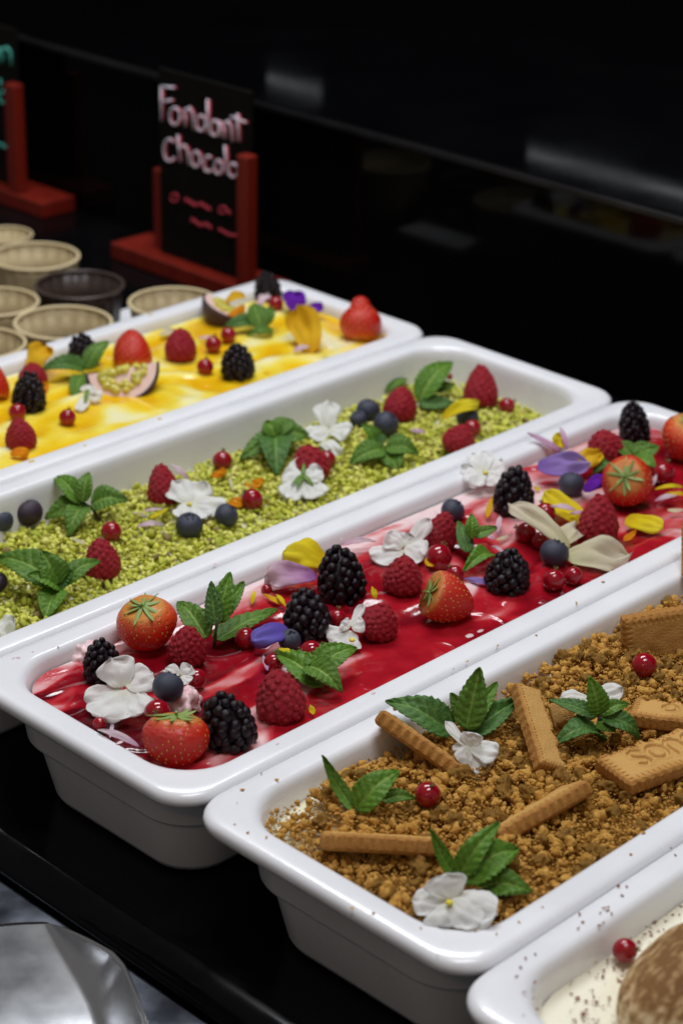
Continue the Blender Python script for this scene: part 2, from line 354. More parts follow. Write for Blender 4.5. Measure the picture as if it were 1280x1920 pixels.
blob(160, 1222, 60, .005, ZR, 5.0, .5, 4, M['pink_cream'], root)
# mango
def yel_h(x, y, s, t):
    e = min(1, (1 - abs(t)) * 12)
    return swirl(x * 1.5, y * .8, 11.7) * .0042 * (.25 + .75 * e)
V, F, ST = surface(0, yel_h, 300, 90, ZY)
cr = []
for (x, y, z), (s, t) in zip(V, ST):
    w = swirl(x * 1.5, y * .8, 11.7); w2 = nz(x * 20, y * 50, 19.3)
    cr.append(min(1, max(0, .30 + w * .85 + max(0, w2 - .22) * 1.3 + max(0, (abs(t) - .88) * 3))))
root_y = empty('mango_dessert', (TL / 2, -TW * .5, -.05), 'shiny yellow mango glaze streaked with pale cream inside its tray', 'dessert')
part('glaze', V, F, M['mango'], root_y, True, {'cream': cr})
# pistachio
V, F, ST = surface(1, lambda x, y, s, t: nz(x * 30, y * 30, 2) * .002 - .003, 120, 40, ZG, .0205, .024)
root_g = empty('pistachio_dessert', (TL / 2, -TW * 1.5, -.05), 'cream dessert under a layer of chopped green pistachios', 'dessert')
part('cream', V, F, M['cream'], root_g)
def chips(nvar, npt, flat, seed):
    out = []; r = random.Random(seed)
    for i in range(nvar):
        bm = bmesh.new()
        for q in range(npt):
            v = Vector((r.gauss(0, 1), r.gauss(0, 1), r.gauss(0, 1))).normalized(); v.x *= 1.28; v.z *= flat; v.y *= r.uniform(.7, 1); bm.verts.new(v)
        res = bmesh.ops.convex_hull(bm, input=bm.verts[:])
        bmesh.ops.delete(bm, geom=[v for v in bm.verts if not v.link_faces], context='VERTS')
        bmesh.ops.triangulate(bm, faces=bm.faces[:]); bm.verts.index_update()
        out.append((np.array([v.co[:] for v in bm.verts]), np.array([[v.index for v in f.verts] for f in bm.faces]))); bm.free()
    return out
def rotm(n):
    q = rng.normal(size=(n, 4)); q /= np.linalg.norm(q, axis=1)[:, None]; w, x, y, z = q.T
    return np.stack([np.stack([1 - 2 * (y * y + z * z), 2 * (x * y - z * w), 2 * (x * z + y * w)], -1), np.stack([2 * (x * y + z * w), 1 - 2 * (x * x + z * z), 2 * (y * z - x * w)], -1),
                     np.stack([2 * (x * z - y * w), 2 * (y * z + x * w), 1 - 2 * (x * x + y * y)], -1)], 1)
def scatter_points(k, n, off):
    hw = TW / 2 - off; yc = -TW * (k + .5); P = []
    x = rng.uniform(off, TL - off, n); y = yc + rng.uniform(-hw, hw, n); rr = .024
    dx = np.maximum(0, np.abs(x - TL / 2) - (TL / 2 - off - rr)); dy = np.maximum(0, np.abs(y - yc) - (hw - rr)); ok = dx * dx + dy * dy < rr * rr
    return x[ok] + SHIFT[k], y[ok]
def heap(name, shapes, x, y, z, r, mat_, parent, tint=None, smooth=False):
    n = len(x); var = rng.integers(0, len(shapes), n); Rm = rotm(n); VV = []; FF = []; T = []; o = 0
    for k, (sv, sf) in enumerate(shapes):
        idx = np.where(var == k)[0]
        if not len(idx): continue
        P = np.einsum('nij,vj->nvi', Rm[idx], sv) * r[idx][:, None, None] + np.stack([x[idx], y[idx], z[idx]], -1)[:, None, :]
        VV.append(P.reshape(-1, 3)); FF.append((sf[None] + (np.arange(len(idx)) * len(sv))[:, None, None]).reshape(-1, 3) + o); o += len(idx) * len(sv)
        if tint is not None: T.append(np.repeat(tint[idx], len(sv)))
    ob = part(name, np.concatenate(VV), np.concatenate(FF), mat_, parent, smooth, {'tint': np.concatenate(T)} if tint is not None else None)
    ob['kind'] = 'stuff'; return ob
CH = chips(16, 9, .72, 5)
x, y = scatter_points(1, 16000, .0225)
hh = np.array([nz(a * 30, b * 30, 2) * .002 for a, b in zip(x, y)])
z = ZG + hh + rng.uniform(-.0035, .0012, len(x)); r = rng.uniform(.0010, .0025, len(x)) + .0011 * (rng.uniform(0, 1, len(x)) > .8)
vis = -(x * AX_F[0] + y * AX_F[1])                       # nearness
inview = (x + .0) > -(y + .327) * 1.1 - .02
score = r * (1.35 + vis) + (z - ZG) * .15 - (~inview) * 1
top = np.argsort(-score)[:300]; rest = np.setdiff1d(np.arange(len(x)), top)
heap('chopped_pistachio', CH, x[rest], y[rest], z[rest], r[rest], M['pistachio'], root_g, rng.uniform(0, 1, len(rest)) * .92 + .08 * (rng.uniform(0, 1, len(rest)) > .11))
def singles(name, shapes, idx, x, y, z, r, mats, parent, smooth, grow=1.0):
    base = {}
    pl = np.array(parent.location)
    for q, i in enumerate(idx):
        k = q % len(shapes); mm = random.choice(mats)
        if (k, mm.name) not in base: base[(k, mm.name)] = make_mesh(name, shapes[k][0], shapes[k][1], mm, smooth)
        o = bpy.data.objects.new(name, base[(k, mm.name)]); COL.objects.link(o); o.parent = parent
        o.location = (x[i] - pl[0], y[i] - pl[1], z[i] - pl[2]); s = r[i] * grow; o.scale = (s, s, s)
        o.rotation_euler = (random.uniform(0, 6.28), random.uniform(0, 6.28), random.uniform(0, 6.28))
pm = M['pistachio_piece']
singles('pistachio_piece', CH, top, x, y, z, r, [pm[0]] * 4 + [pm[1]] * 4 + [pm[2]] * 4 + [pm[3]] * 2, root_g, False, 1.1)
# biscuit crumbs
def brown_h(x, y, s, t):
    e = max(0, (abs(t) - .86)) * 4 + max(0, abs(s) - .965) * 18
    return nz(x * 26, y * 26, 7) * .0035 + nz(x * 70, y * 70, 3) * .0015 - .0035 - .003 * min(1, e)
V, F, ST = surface(3, brown_h, 260, 90, ZB)
cr = [min(1, max(0, .25 + .5 * max(0, nz(x * 60, y * 60, 5)) + max(0, (t - .86) * 6.5) * (.6 + nz(x * 40, 2, 2)) + max(0, (-s - .955) * 16) * (.7 + nz(2, y * 50, 1)) + max(0, -t - .93) * 6 + (1.0 + nz(x * 90, y * 90, 2)) * max(0, 1 - math.hypot((x - .045) * .75, y + .515) / .034))) for (x, y, z), (s, t) in zip(V, ST)]
root_b = empty('biscuit_crumb_dessert', (TL / 2, -TW * 3.5, -.05), 'pale cream dessert buried under golden brown biscuit crumbs', 'dessert')
part('cream', V, F, M['crumb_bed'], root_b, True, {'cream': cr})
def lumps(nvar, sub, seed, amp=.42):
    out = []; V0, F0 = ico(sub)
    for i in range(nvar):
        o = seed + i * 3.7; st = np.array([random.uniform(.8, 1.25), random.uniform(.8, 1.1), random.uniform(.65, .95)])
        k = np.array([1 + amp * nz(v[0] * 1.3 + o, v[1] * 1.3, v[2] * 1.3) + amp * .55 * nz(v[0] * 3 + o, v[1] * 3, v[2] * 3) + amp * .3 * nz(v[0] * 7 + o, v[1] * 7, v[2] * 7) for v in V0])
        out.append((V0 * k[:, None] * st, F0))
    return out
LS = lumps(14, 2, 1.0, .6); LB = lumps(12, 4, 40.0, .62)
x, y = scatter_points(3, 8000, .0185)
u = rng.uniform(0, 1, len(x)); r = .0008 + .0024 * u ** 3.0
hh = np.array([nz(a * 26, b * 26, 7) * .0035 + nz(a * 70, b * 70, 3) * .0015 for a, b in zip(x, y)])
tt = (y + TW * 3.5) / (TW / 2 - .0185)
edge = np.maximum(0, tt - .80) * 5.5 + np.maximum(0, -tt - .93) * 4 + np.maximum(0, (.026 - x) / .016) + np.maximum(0, 1 - np.hypot((x - .045) * .75, y + .515) / .024) * .5
keep = rng.uniform(0, 1, len(x)) > edge * .75 * (.7 + np.array([nz(a * 45, b * 45, 6) for a, b in zip(x, y)]))
x, y, r, hh, edge = x[keep], y[keep], r[keep], hh[keep], edge[keep]
z = ZB + hh + .0014 + r * .35 + rng.uniform(-.001, .0016, len(x)) - .002 * np.minimum(1, edge)
score = r * np.where(x < .34 + (y + .65) * 1.0 + .1, 1, .2)
top = np.argsort(-score)[:300]; rest = np.setdiff1d(np.arange(len(x)), top)
heap('biscuit_crumbs', LS, x[rest], y[rest], z[rest], r[rest], M['crumb'], root_b, None, True)
singles('crumb', LB, top, x, y, z, r, [M['crumb']], root_b, True, 1.15)
# extra fine sandy crumbs
x, y = scatter_points(3, 30000, .0185)
hh = np.array([nz(a * 26, b * 26, 7) * .0035 + nz(a * 70, b * 70, 3) * .0015 for a, b in zip(x, y)])
tt = (y + TW * 3.5) / (TW / 2 - .0205); edge = np.maximum(0, tt - .80) * 5.5 + np.maximum(0, -tt - .93) * 4 + np.maximum(0, (.026 - x) / .016) + np.maximum(0, 1 - np.hypot((x - .045) * .75, y + .515) / .024) * .5
keep = rng.uniform(0, 1, len(x)) > edge * .8 * (.75 + np.array([nz(a * 45, b * 45, 6) for a, b in zip(x, y)]))
x, y, hh, edge = x[keep], y[keep], hh[keep], edge[keep]
heap('crumb_dust', CH, x, y, ZB + hh + .0007 + rng.uniform(-.0005, .0036, len(x)) - .003 * np.minimum(1, edge), rng.uniform(.0004, .0010, len(x)), M['crumb'], root_b)
# cocoa cream
V, F, ST = surface(4, lambda x, y, s, t: nz(x * 20, y * 20, 12) * .004, 150, 60, ZW)
pc = at(1235, 1890, ZW)
cr = [min(1, max(0, .95 - .9 * max(0, 1 - math.hypot(x - pc[0] - .01, (y - pc[1]) * 1.0) / .030) * (1.0 + .8 * nz(x * 90, y * 90, 3)))) for x, y, z in V]
root_w = empty('cocoa_cream_dessert', (TL / 2, -TW * 4.5, -.05), 'pale cream dessert dusted with cocoa in the nearest tray', 'dessert')
part('cream', V, F, M['cocoa_cream'], root_w, True, {'cream': cr})

# ------------------------------------------------------------------ berries
def berry_mesh(name, n, rd, core, hratio, mat_, seed, sub=2, squash=.85, jit=.12, hair=False, tipr=.75):
    r_ = random.Random(seed); P = []; ga = math.pi * (3 - math.sqrt(5))
    V0, F0 = ico(sub)
    def prof(t):                                         # t 0 base .. 1 tip -> radius, z   (unit width 1)
        z = -hratio / 2 + hratio * t
        rr = .5 * (math.sin(math.pi * min(1, (t * .93 + .07)) ** tipr) ** .55)
        return rr, z
    # area-uniform parameter
    ts = np.linspace(0.0, 1, 400); A = []
    for t in ts:
        rr, z = prof(t); A.append(max(rr, .06))
    A = np.cumsum(A); A /= A[-1]
    VV = []; FF = []; o = 0
    cv, cf = lathe([(prof(t)[0] * core, prof(t)[1] * core) for t in np.linspace(0, 1, 16)], 24)
    VV += cv; FF += cf; o = len(VV)
    hairs = []
    for i in range(n):
        t = float(np.interp((i + .5) / n, A, ts)); a = i * ga + r_.uniform(-jit, jit) * 1.2
        rr, z = prof(t); r2, z2 = prof(min(1, t + .02)); r1, z1 = prof(max(0, t - .02))
        nr, nz_ = z2 - z1, -(r2 - r1); l = math.hypot(nr, nz_) + 1e-9; nr, nz_ = nr / l, nz_ / l
        N = np.array((nr * math.cos(a), nr * math.sin(a), nz_)); c = np.array((rr * math.cos(a), rr * math.sin(a), z))
        s = rd * r_.uniform(1 - jit, 1 + jit) * (.8 + .2 * min(1, rr / .35))
        c = c - N * s * .55 + N * r_.uniform(-.012, .012)
        tx = np.cross(N, (0, 0, 1)) if abs(N[2]) < .95 else np.array((1., 0, 0)); tx = nrm(tx); ty = np.cross(N, tx)
        B = np.stack([tx, ty * r_.uniform(.95, 1.15), N * squash], 1)
        VV += list((V0 * s) @ B.T + c); FF += [tuple(int(q) + o for q in f) for f in F0]; o = len(VV)
        if hair:
            for h in range(1):
                d = nrm(N + np.array([r_.uniform(-.7, .7) for _ in range(3)])); p0 = c + N * s * .8; p1 = p0 + d * r_.uniform(.03, .07)
                hairs.append(tube([p0, (p0 + p1) / 2 + tx * .006, p1],   .0022, 3, .0010))
    me = make_mesh(name, VV, FF, mat_)
    if hairs:
        hv, hf = join(hairs); hm = make_mesh(name + '_hair', hv, hf, M['hair'])
        return me, hm
    return me, None
RASP = [berry_mesh('raspberry', 104, .080, .95, h, M['raspberry'], 10 + i, 2, .62, .10, True, tp) for i, (h, tp) in enumerate(((1.05, .62), (.98, .7), (1.12, .6), (1.0, .66)))]
BLACK = [berry_mesh('blackberry', n, rd, .82, h, M['blackberry'], 30 + i, 3, .95, .16, False, .72) for i, (n, rd, h) in enumerate(((62, .112, 1.22), (56, .118, 1.15), (68, .106, 1.3), (60, .114, 1.2)))]
def orient(zaxis, spin):
    q = Vector(zaxis).to_track_quat('Z', 'Y'); return (q @ Matrix.Rotation(spin, 4, 'Z').to_quaternion()).to_euler()
def place_berry(kind, cx, cy, wpx, zs, label, ax=(0, 1, 0), ratio=1.0, var=None, sink=.06):
    """ax = the direction its tip points (right, up, towards the viewer); up is straight up when (0,1,0)"""
    lib = RASP if kind == 'raspberry' else BLACK; v = random.randrange(len(lib)) if var is None else var
    me, hm = lib[v]
    a = np.array((0, 0, 1.0)) if tuple(ax) == (0, 1, 0) else D(*ax)
    p = at(cx, cy, zs + .010)
    for _ in range(3):
        w = wpx / ppm(p); H = w * ratio * (1.1); half = math.sqrt((H / 2 * a[2]) ** 2 + (w / 2) ** 2 * (1 - a[2] ** 2)); p = at(cx, cy, zs + half - sink * H)
    o = obj(kind, me, None, p); o.rotation_euler = orient(a, random.uniform(0, 6.28)); o.scale = (w, w, w * ratio)
    if hm: obj('hair', hm, o)
    return tag(o, label, kind, 'raspberries on the desserts' if kind == 'raspberry' else 'blackberries on the desserts')
def rb(*a, **k): return place_berry('raspberry', *a, **k)
def bb(*a, **k): return place_berry('blackberry', *a, **k)
# red tray
bb(192, 1240, 72, ZR, 'blackberry behind the large white flower at the near end of the red dessert', (-.1, .95, .3), 1.0)
bb(425, 1352, 96, ZR, 'largest blackberry, at the front beside the low strawberry in red glaze', (-.3, .9, .3), 1.05, 0)
bb(575, 1153, 86, ZR, 'blackberry beside the blue petal in the red dessert', (-.12, .98, .1), 1.05, 1)
bb(639, 1077, 88, ZR, 'blackberry in front of the big yellow petal in the red dessert', (-.1, .98, .2), 1.05, 2)
bb(952, 1072, 82, ZR, 'blackberry standing alone in red glaze next to a mint sprig', (.05, .95, .3), .95, 3)
bb(964, 922, 74, ZR, 'tall blackberry beside the white flower on the rim of the red tray', (.1, .97, .2), 1.15, 0)
bb(1187, 793, 56, ZR, 'small narrow blackberry at the far end of the red dessert', (-.15, .97, .1), 1.2, 2)
rb(352, 1208, 72, ZR, 'raspberry touching the big strawberry in the red dessert', (.1, .9, .4), 1.05)
rb(523, 1301, 96, ZR, 'largest raspberry, in front of a mint sprig in the red dessert', (-.15, .95, .25), 1.0, 0)
rb(712, 1163, 76, ZR, 'raspberry beside the small white flower in red glaze', (.3, .85, .4), .95, 1)
rb(756, 1076, 76, ZR, 'raspberry in front of the ruffled white flower', (.1, .9, .4), .98, 3)
rb(828, 994, 62, ZR, 'raspberry half behind the ruffled white flower, beside a blueberry', (.2, .9, .3), 1.2)
rb(1122, 969, 78, ZR, 'raspberry behind the ivory petals in the red dessert', (.05, .97, .2), 1.05, 2)
rb(1132, 836, 74, ZR, 'dark raspberry behind the golden petal at the far end of the red dessert', (-.3, .8, .5), .9)
# green tray
rb(305, 907, 62, ZG, 'raspberry behind the white flower with yellow eye on pistachios', (-.1, 1, .1), 1.15, 2)
rb(191, 1045, 70, ZG, 'raspberry below a red currant at the near end of the pistachios', (-.1, .95, .3), 1.08, 0)
rb(580, 867, 76, ZG, 'raspberry behind the white flower with green calyx', (-.2, .9, .4), .98, 1)
rb(751, 756, 65, ZG, 'raspberry right of two blueberries on the pistachios', (.12, .95, .2), 1.02, 3)
rb(901, 723, 67, ZG, 'raspberry standing tallest at the far end of the pistachios', (0, 1, .01), 1.12, 2)
rb(862, 822, 64, ZG, 'raspberry pressed against the rim beside the yellow petal on pistachios', (.3, .8, .4), .9, 1)
# yellow tray
rb(339, 645, 61, ZY, 'raspberry standing alone beside the passion fruit quarter on mango glaze', (.05, .97, .2), 1.05, 3)
rb(38, 812, 60, ZY, 'raspberry with an orange petal at its foot on mango glaze', (-.1, .9, .4), .98, 0)
rb(62, 703, 56, ZY, 'raspberry mostly hidden behind a blackberry on mango glaze', (0, 1, .01), .9, 1)
bb(156, 655, 57, ZY, 'blackberry beside a mint leaf near the paper cups', (-.25, .9, .3), 1.0, 1)
bb(55, 736, 62, ZY, 'blackberry above a red currant at the left of the mango dessert', (.05, .95, .3), 1.1, 3)
bb(445, 678, 62, ZY, 'blackberry beside the near rim in the middle of the mango dessert', (-.05, .95, .3), .95, 0)
bb(501, 538, 50, ZY, 'blackberry in the far corner of the mango dessert', (-.1, .95, .3), .95, 2)

# strawberries
def strawberry(cx, cy, wpx, zs, label, ax, prof='round', ratio=1.0, calyx=True, sink=.1, seed=1):
    r_ = random.Random(seed)
    def R(t):                                             # t 0 calyx end .. 1 tip
        if prof == 'round': return .5 * math.sin(math.pi * min(1, t * .90 + .10) ** .80) ** .62
        if prof == 'cone': return .5 * math.sin(math.pi * min(1, t * .86 + .14) ** .66) ** .52
        a = .5 * math.sqrt(max(.0004, 1 - ((t - .38) / .42) ** 2)) if t < .8 else .0
        b = .25 * math.sqrt(max(.0004, 1 - ((t - .74) / .265) ** 2)) if t > .48 else 0
        return (max(a, 0) ** 6 + b ** 6) ** (1 / 6)
    n = 150; ga = math.pi * (3 - math.sqrt(5)); nu, nv = 84, 112
    ts = np.linspace(0, 1, 300); A = np.cumsum([max(.04, R(t)) for t in ts]); A /= A[-1]
    sd = []
    for i in range(n):
        t = float(np.interp((i + .7) / n, A, ts)); a = i * ga + r_.uniform(-.1, .1); sd.append((R(t) * math.cos(a), R(t) * math.sin(a), ratio * (.5 - t), a, t))
    S = np.array([q[:3] for q in sd]); V = []; al = []
    for i in range(nu):
        t = i / (nu - 1)
        for j in range(nv):
            a = 2 * math.pi * j / nv; rr = R(t); wob = 1 + .07 * nz(math.cos(a) * 1.2 + seed, math.sin(a) * 1.2, t * 2)
            V.append((rr * math.cos(a) * wob, rr * math.sin(a) * wob, ratio * (.5 - t) + .03 * nz(math.cos(a) + seed, math.sin(a), 4) * (1 - t))); al.append(t)
    V = np.array(V)
    for s in S:
        d = np.linalg.norm(V - s, axis=1); m = d < .06
        nn = V[m].copy(); nn /= (np.linalg.norm(nn, axis=1)[:, None] + 1e-9)
        V[m] -= nn * (.026 * np.exp(-(d[m] / .022) ** 2) - .004 * np.exp(-((d[m] - .04) / .014) ** 2))[:, None]
    F = [f[::-1] for f in grid_faces(nu, nv, 0, True)]
    F += [tuple(range(nv)), tuple((nu - 1) * nv + k for k in range(nv))[::-1]]
    a = D(*ax); p = at(cx, cy, zs + .012)
    for _ in range(3):
        w = wpx / ppm(p); half = w / 2 * math.sqrt((ratio * a[2]) ** 2 + (1 - a[2] ** 2)); p = at(cx, cy, zs + half - sink * w)
    e = empty('strawberry', p, label, 'strawberry', 'strawberries on the desserts'); e.rotation_euler = orient(a, r_.uniform(0, 6.28)); e.scale = (w, w, w)
    obj('flesh', make_mesh('flesh', V, F, M['strawberry' if seed in (3, 19) else 'strawberry_red'], True, {'along': al}), e)
    sv, sf = ico(1); pcs = []
    for (x, y, z, an, t) in sd:
        nvec = nrm((x, y, z * .6)); tx = nrm(np.cross(nvec, (0, 0, 1))); ty = np.cross(nvec, tx)
        c = np.array((x, y, z)) - nvec * .0095; B = np.stack([tx * .013, ty * .023, nvec * .010], 1); pcs.append((sv @ B.T + c, sf.tolist()))
    v, f = join(pcs); so = obj('seeds', make_mesh('seeds', v, f, M['seed']), e); so['kind'] = 'stuff'
    if calyx:
        c = obj('calyx', make_mesh('calyx', *tube([(0, 0, ratio * .5 - .02), (.01, 0, ratio * .5 + .05), (.03, .01, ratio * .5 + .09)], .035, 8, .025), M['calyx']), e)
        for k in range(9):
            an = 2 * math.pi * k / 9 + r_.uniform(-.2, .2); L = r_.uniform(.26, .46); V = []; cu = r_.uniform(-.1, .55); tw = r_.uniform(-.25, .25)
            for i in range(9):
                u = i / 8; wd = .075 * math.sin(math.pi * (u * .9 + .1)) ** .8
                for j in (-1, 0, 1):
                    rad = .015 + u * L; zt = ratio * .5 - .30 * rad ** 1.6 + cu * L * max(0, u - .35) ** 1.4 + .02 + abs(j) * .012 + j * tw * wd
                    V.append((rad * math.cos(an) - j * wd * math.sin(an) * .5, rad * math.sin(an) + j * wd * math.cos(an) * .5, zt))
            lf = obj('leaflet', make_mesh('leaflet', V, grid_faces(9, 3), M['calyx']), c); mm = lf.modifiers.new('thickness', 'SOLIDIFY'); mm.thickness = .008
    return e
strawberry(277, 1177, 114, ZR, 'biggest strawberry, orange red with calyx up, at the near left of the red dessert', (-.12, .80, .58), 'round', .86, seed=3)
strawberry(330, 1394, 128, ZR, 'low glossy strawberry with upright calyx against the near rim', (.02, .97, .1), 'round', .78, sink=.2, seed=8)
strawberry(846, 1127, 96, ZR, 'strawberry lying with calyx to the left in the middle of the red dessert', (-.84, .34, .32), 'cone', .95, seed=12)
strawberry(1177, 905, 96, ZR, 'strawberry with its calyx facing the viewer near the far end', (-.25, .22, .94), 'round', .95, seed=15)
strawberry(1282, 828, 96, ZR, 'strawberry cut off by the frame at the far end of the red dessert', (.25, .75, .6), 'round', .9, seed=19)
strawberry(248, 652, 74, ZY, 'pointed strawberry without calyx behind the passion fruit quarter', (.05, -.99, .1), 'cone', .95, False, seed=22)
strawberry(676, 597, 78, ZY, 'pear shaped strawberry without calyx at the far end of the mango dessert', (.03, -.99, .1), 'pear', 1.08, False, seed=25)
strawberry(-12, 714, 60, ZY, 'strawberry cut off by the frame beside a blackberry on mango glaze', (.03, -.99, .1), 'cone', 1.1, False, seed=27)

# blueberries
BV, BF = lathe([(.001, -.46), (.12, -.455), (.25, -.41), (.36, -.33), (.44, -.21), (.49, -.07), (.497, .05), (.47, .19), (.41, .31), (.32, .40), (.22, .445), (.165, .455), (.14, .44), (.12, .40), (.07, .385), (.001, .385)], 36)
CV = []; CF = []
for k in range(5):
    for q in range(3):
        a0 = 2 * math.pi * (k + (q - 1) * .36) / 5; r = .155; zz = .452 if q != 1 else .485; rr = r if q != 1 else .235
        CV.append((r * math.cos(a0), r * math.sin(a0), .44)); CV.append((rr * math.cos(a0), rr * math.sin(a0), zz))
    b = k * 6; CF += [(b, b + 2, b + 3, b + 1), (b + 2, b + 4, b + 5, b + 3)]
BLUE = make_mesh('blueberry', BV, BF, M['blueberry']); PLUM = make_mesh('blueberry', BV, BF, M['blueberry_plum']); CROWN = make_mesh('crown', CV, CF, M['bluecrown'])
def blue(cx, cy, wpx, zs, label, ax=(0, .5, .8), plum=False, lift=0):
    p = at(cx, cy, zs + .006)
    for _ in range(3): w = wpx / ppm(p); p = at(cx, cy, zs + w * .42 + lift)
    o = obj('blueberry', PLUM if plum else BLUE, None, p); o.rotation_euler = orient(D(*ax), random.uniform(0, 6)); o.scale = (w, w, w * .95)
    c = obj('crown', CROWN, o); m = c.modifiers.new('thickness', 'SOLIDIFY'); m.thickness = .02
    return tag(o, label, 'blueberry', 'blueberries on the desserts')
blue(315, 1289, 60, ZR, 'blueberry between two white flowers at the near end of the red dessert', (.3, .9, -.3), lift=.006)
blue(848, 958, 46, ZR, 'blueberry behind the raspberry near the far wall of the red tray', (.6, .6, .3))
blue(1038, 1038, 56, ZR, 'blueberry left of the big ivory petal', (.4, .85, .2))
blue(1070, 909, 50, ZR, 'blueberry under the lavender petal', (.2, .9, .1))
blue(543, 1201, 44, ZR, 'blueberry half hidden under the blue petal', (.2, .5, .5))
blue(55, 962, 54, ZG, 'plum coloured blueberry beside the mint near the wall of the green tray', (-.3, .9, .2), True)
blue(2, 977, 48, ZG, 'blueberry cut off by the frame beside the plum coloured one', (.1, .9, .2))
blue(355, 986, 52, ZG, 'blueberry with pale crown below the white flower on pistachios', (.08, .78, .6))
blue(424, 967, 46, ZG, 'blueberry beside the right edge of the white flower on pistachios', (.7, .6, .2))
blue(690, 770, 46, ZG, 'rear one of the two blueberries beside a raspberry on pistachios', (.2, .9, .2))
blue(723, 796, 50, ZG, 'front one of the two blueberries beside a raspberry on pistachios', (.75, .55, .3))
blue(672, 786, 34, ZG, 'small blueberry tucked against the rear blueberry on pistachios', (0, .5, .5))
blue(876, 784, 44, ZG, 'blueberry under the yellow petal on pistachios', (.3, .8, .1))
blue(72, 1058, 28, ZG, 'little blueberry behind the largest mint sprig on pistachios', (0, .5, .5))
blue(-4, 1092, 40, ZG, 'dark blueberry at the frame edge beneath the largest mint sprig', (0, .5, .5), True)

# redcurrants
CURR = make_mesh('redcurrant', ico(4)[0] * .5, ico(4)[1], M['currant'])
tp = [tube([(0, 0, .47), (0, 0, .56)], .09, 8, .05)]
for k in range(5):
    a = 2 * math.pi * k / 5; tp.append(tube([(.05 * math.cos(a), .05 * math.sin(a), .53), (.09 * math.cos(a), .09 * math.sin(a), .62), (.12 * math.cos(a + .4), .12 * math.sin(a + .4), .66)], .03, 5, .012))
TUFT = make_mesh('blossom_end', *join(tp), M['blossom'])
def curr(cx, cy, rpx, zs, label, ax=None, lift=0, sink=.08):
    p = at(cx, cy, zs + .004)
    for _ in range(3): w = 2 * rpx / ppm(p); p = at(cx, cy, zs + w * (.5 - sink) + lift)
    o = obj('redcurrant', CURR, None, p); ax = ax or (random.uniform(-.8, .8), random.uniform(.2, 1), random.uniform(-.9, .4))
    o.rotation_euler = orient(D(*ax), random.uniform(0, 6)); o.scale = (w, w * random.uniform(.96, 1), w * random.uniform(.95, 1.03)); obj('blossom_end', TUFT, o)
    return tag(o, label, 'redcurrant', 'redcurrants on the desserts')
curr(295, 1337, 26, ZR, 'dark redcurrant with brown tip between white flower and low strawberry', (.0, .15, .98))
curr(368, 1273, 20, ZR, 'redcurrant right of the small white flower near the raspberry', (-.4, .6, .6))
curr(187, 1358, 14, ZR, 'redcurrant under the lower edge of the large white flower', (.6, .4, .5))
curr(460, 1197, 20, ZR, 'redcurrant left of the blue petal', (.2, .9, -.2))
curr(583, 1223, 23, ZR, 'redcurrant behind the mint sprig and below the blue petal', (-.8, .2, .5))
curr(513, 1243, 19, ZR, 'redcurrant behind the largest raspberry', (.2, .6, .3))
curr(632, 1161, 19, ZR, 'redcurrant between blackberry and small white flower', (.1, .9, .2))
curr(822, 1045, 25, ZR, 'redcurrant beside the ruffled white flower', (.3, .7, -.4))
curr(852, 1077, 18, ZR, 'redcurrant behind the strawberry lying on its side')
curr(985, 1000, 21, ZR, 'redcurrant in front of the tall blackberry')
curr(1012, 1014, 17, ZR, 'redcurrant left of the blueberry beside ivory petals')
curr(1037, 1088, 21, ZR, 'redcurrant against the near rim, left one of the pair', (.2, .9, -.3))
curr(1074, 1080, 18, ZR, 'redcurrant against the near rim, right one of the pair', (.2, .9, -.3))
curr(1022, 962, 20, ZR, 'redcurrant left of the yellow petal with pink slivers')
curr(1243, 888, 22, ZR, 'redcurrant behind the scattered yellow slivers at the right frame edge')
curr(500, 1106, 11, ZR, 'tiny redcurrant under the violet veined petal')
curr(209, 997, 20, ZG, 'redcurrant directly behind the near raspberry on pistachios', (.2, .8, -.4))
curr(417, 864, 19, ZG, 'redcurrant above the orange petal bits on pistachios', (.1, .9, -.1))
curr(473, 937, 21, ZG, 'redcurrant right of the orange petal curl on pistachios', (-.5, .6, .4))
curr(950, 761, 16, ZG, 'redcurrant at the foot of the tallest raspberry on pistachios')
curr(885, 803, 17, ZG, 'redcurrant between yellow petal and raspberry by the rim')
curr(613, 861, 17, ZG, 'redcurrant hidden right of the raspberry with white flower')
curr(844, 705, 9, ZG, 'redcurrant behind the upright mint leaf at the far end')
curr(127, 783, 16, ZY, 'redcurrant alone on yellow glaze below the white petals')
curr(33, 773, 17, ZY, 'redcurrant between blackberry and raspberry at the left frame edge')
curr(385, 688, 16, ZY, 'redcurrant left of the middle blackberry on mango glaze')
curr(400, 646, 16, ZY, 'lower redcurrant of the pair in the middle of the mango dessert')
curr(428, 628, 15, ZY, 'upper redcurrant of the pair in the middle of the mango dessert')
curr(517, 570, 15, ZY, 'redcurrant below the far corner blackberry on mango glaze')
curr(802, 1490, 25, ZB, 'redcurrant with brown tip among biscuit crumbs in the near half', (.25, .75, .6), .003)
curr(1207, 1248, 24, ZB, 'redcurrant among crumbs below the leaning biscuit', (.1, -.5, .2), .003)
curr(1171, 1782, 24, ZW, 'redcurrant beside the cocoa dusted sponge finger', (.8, .2, .5), .002)

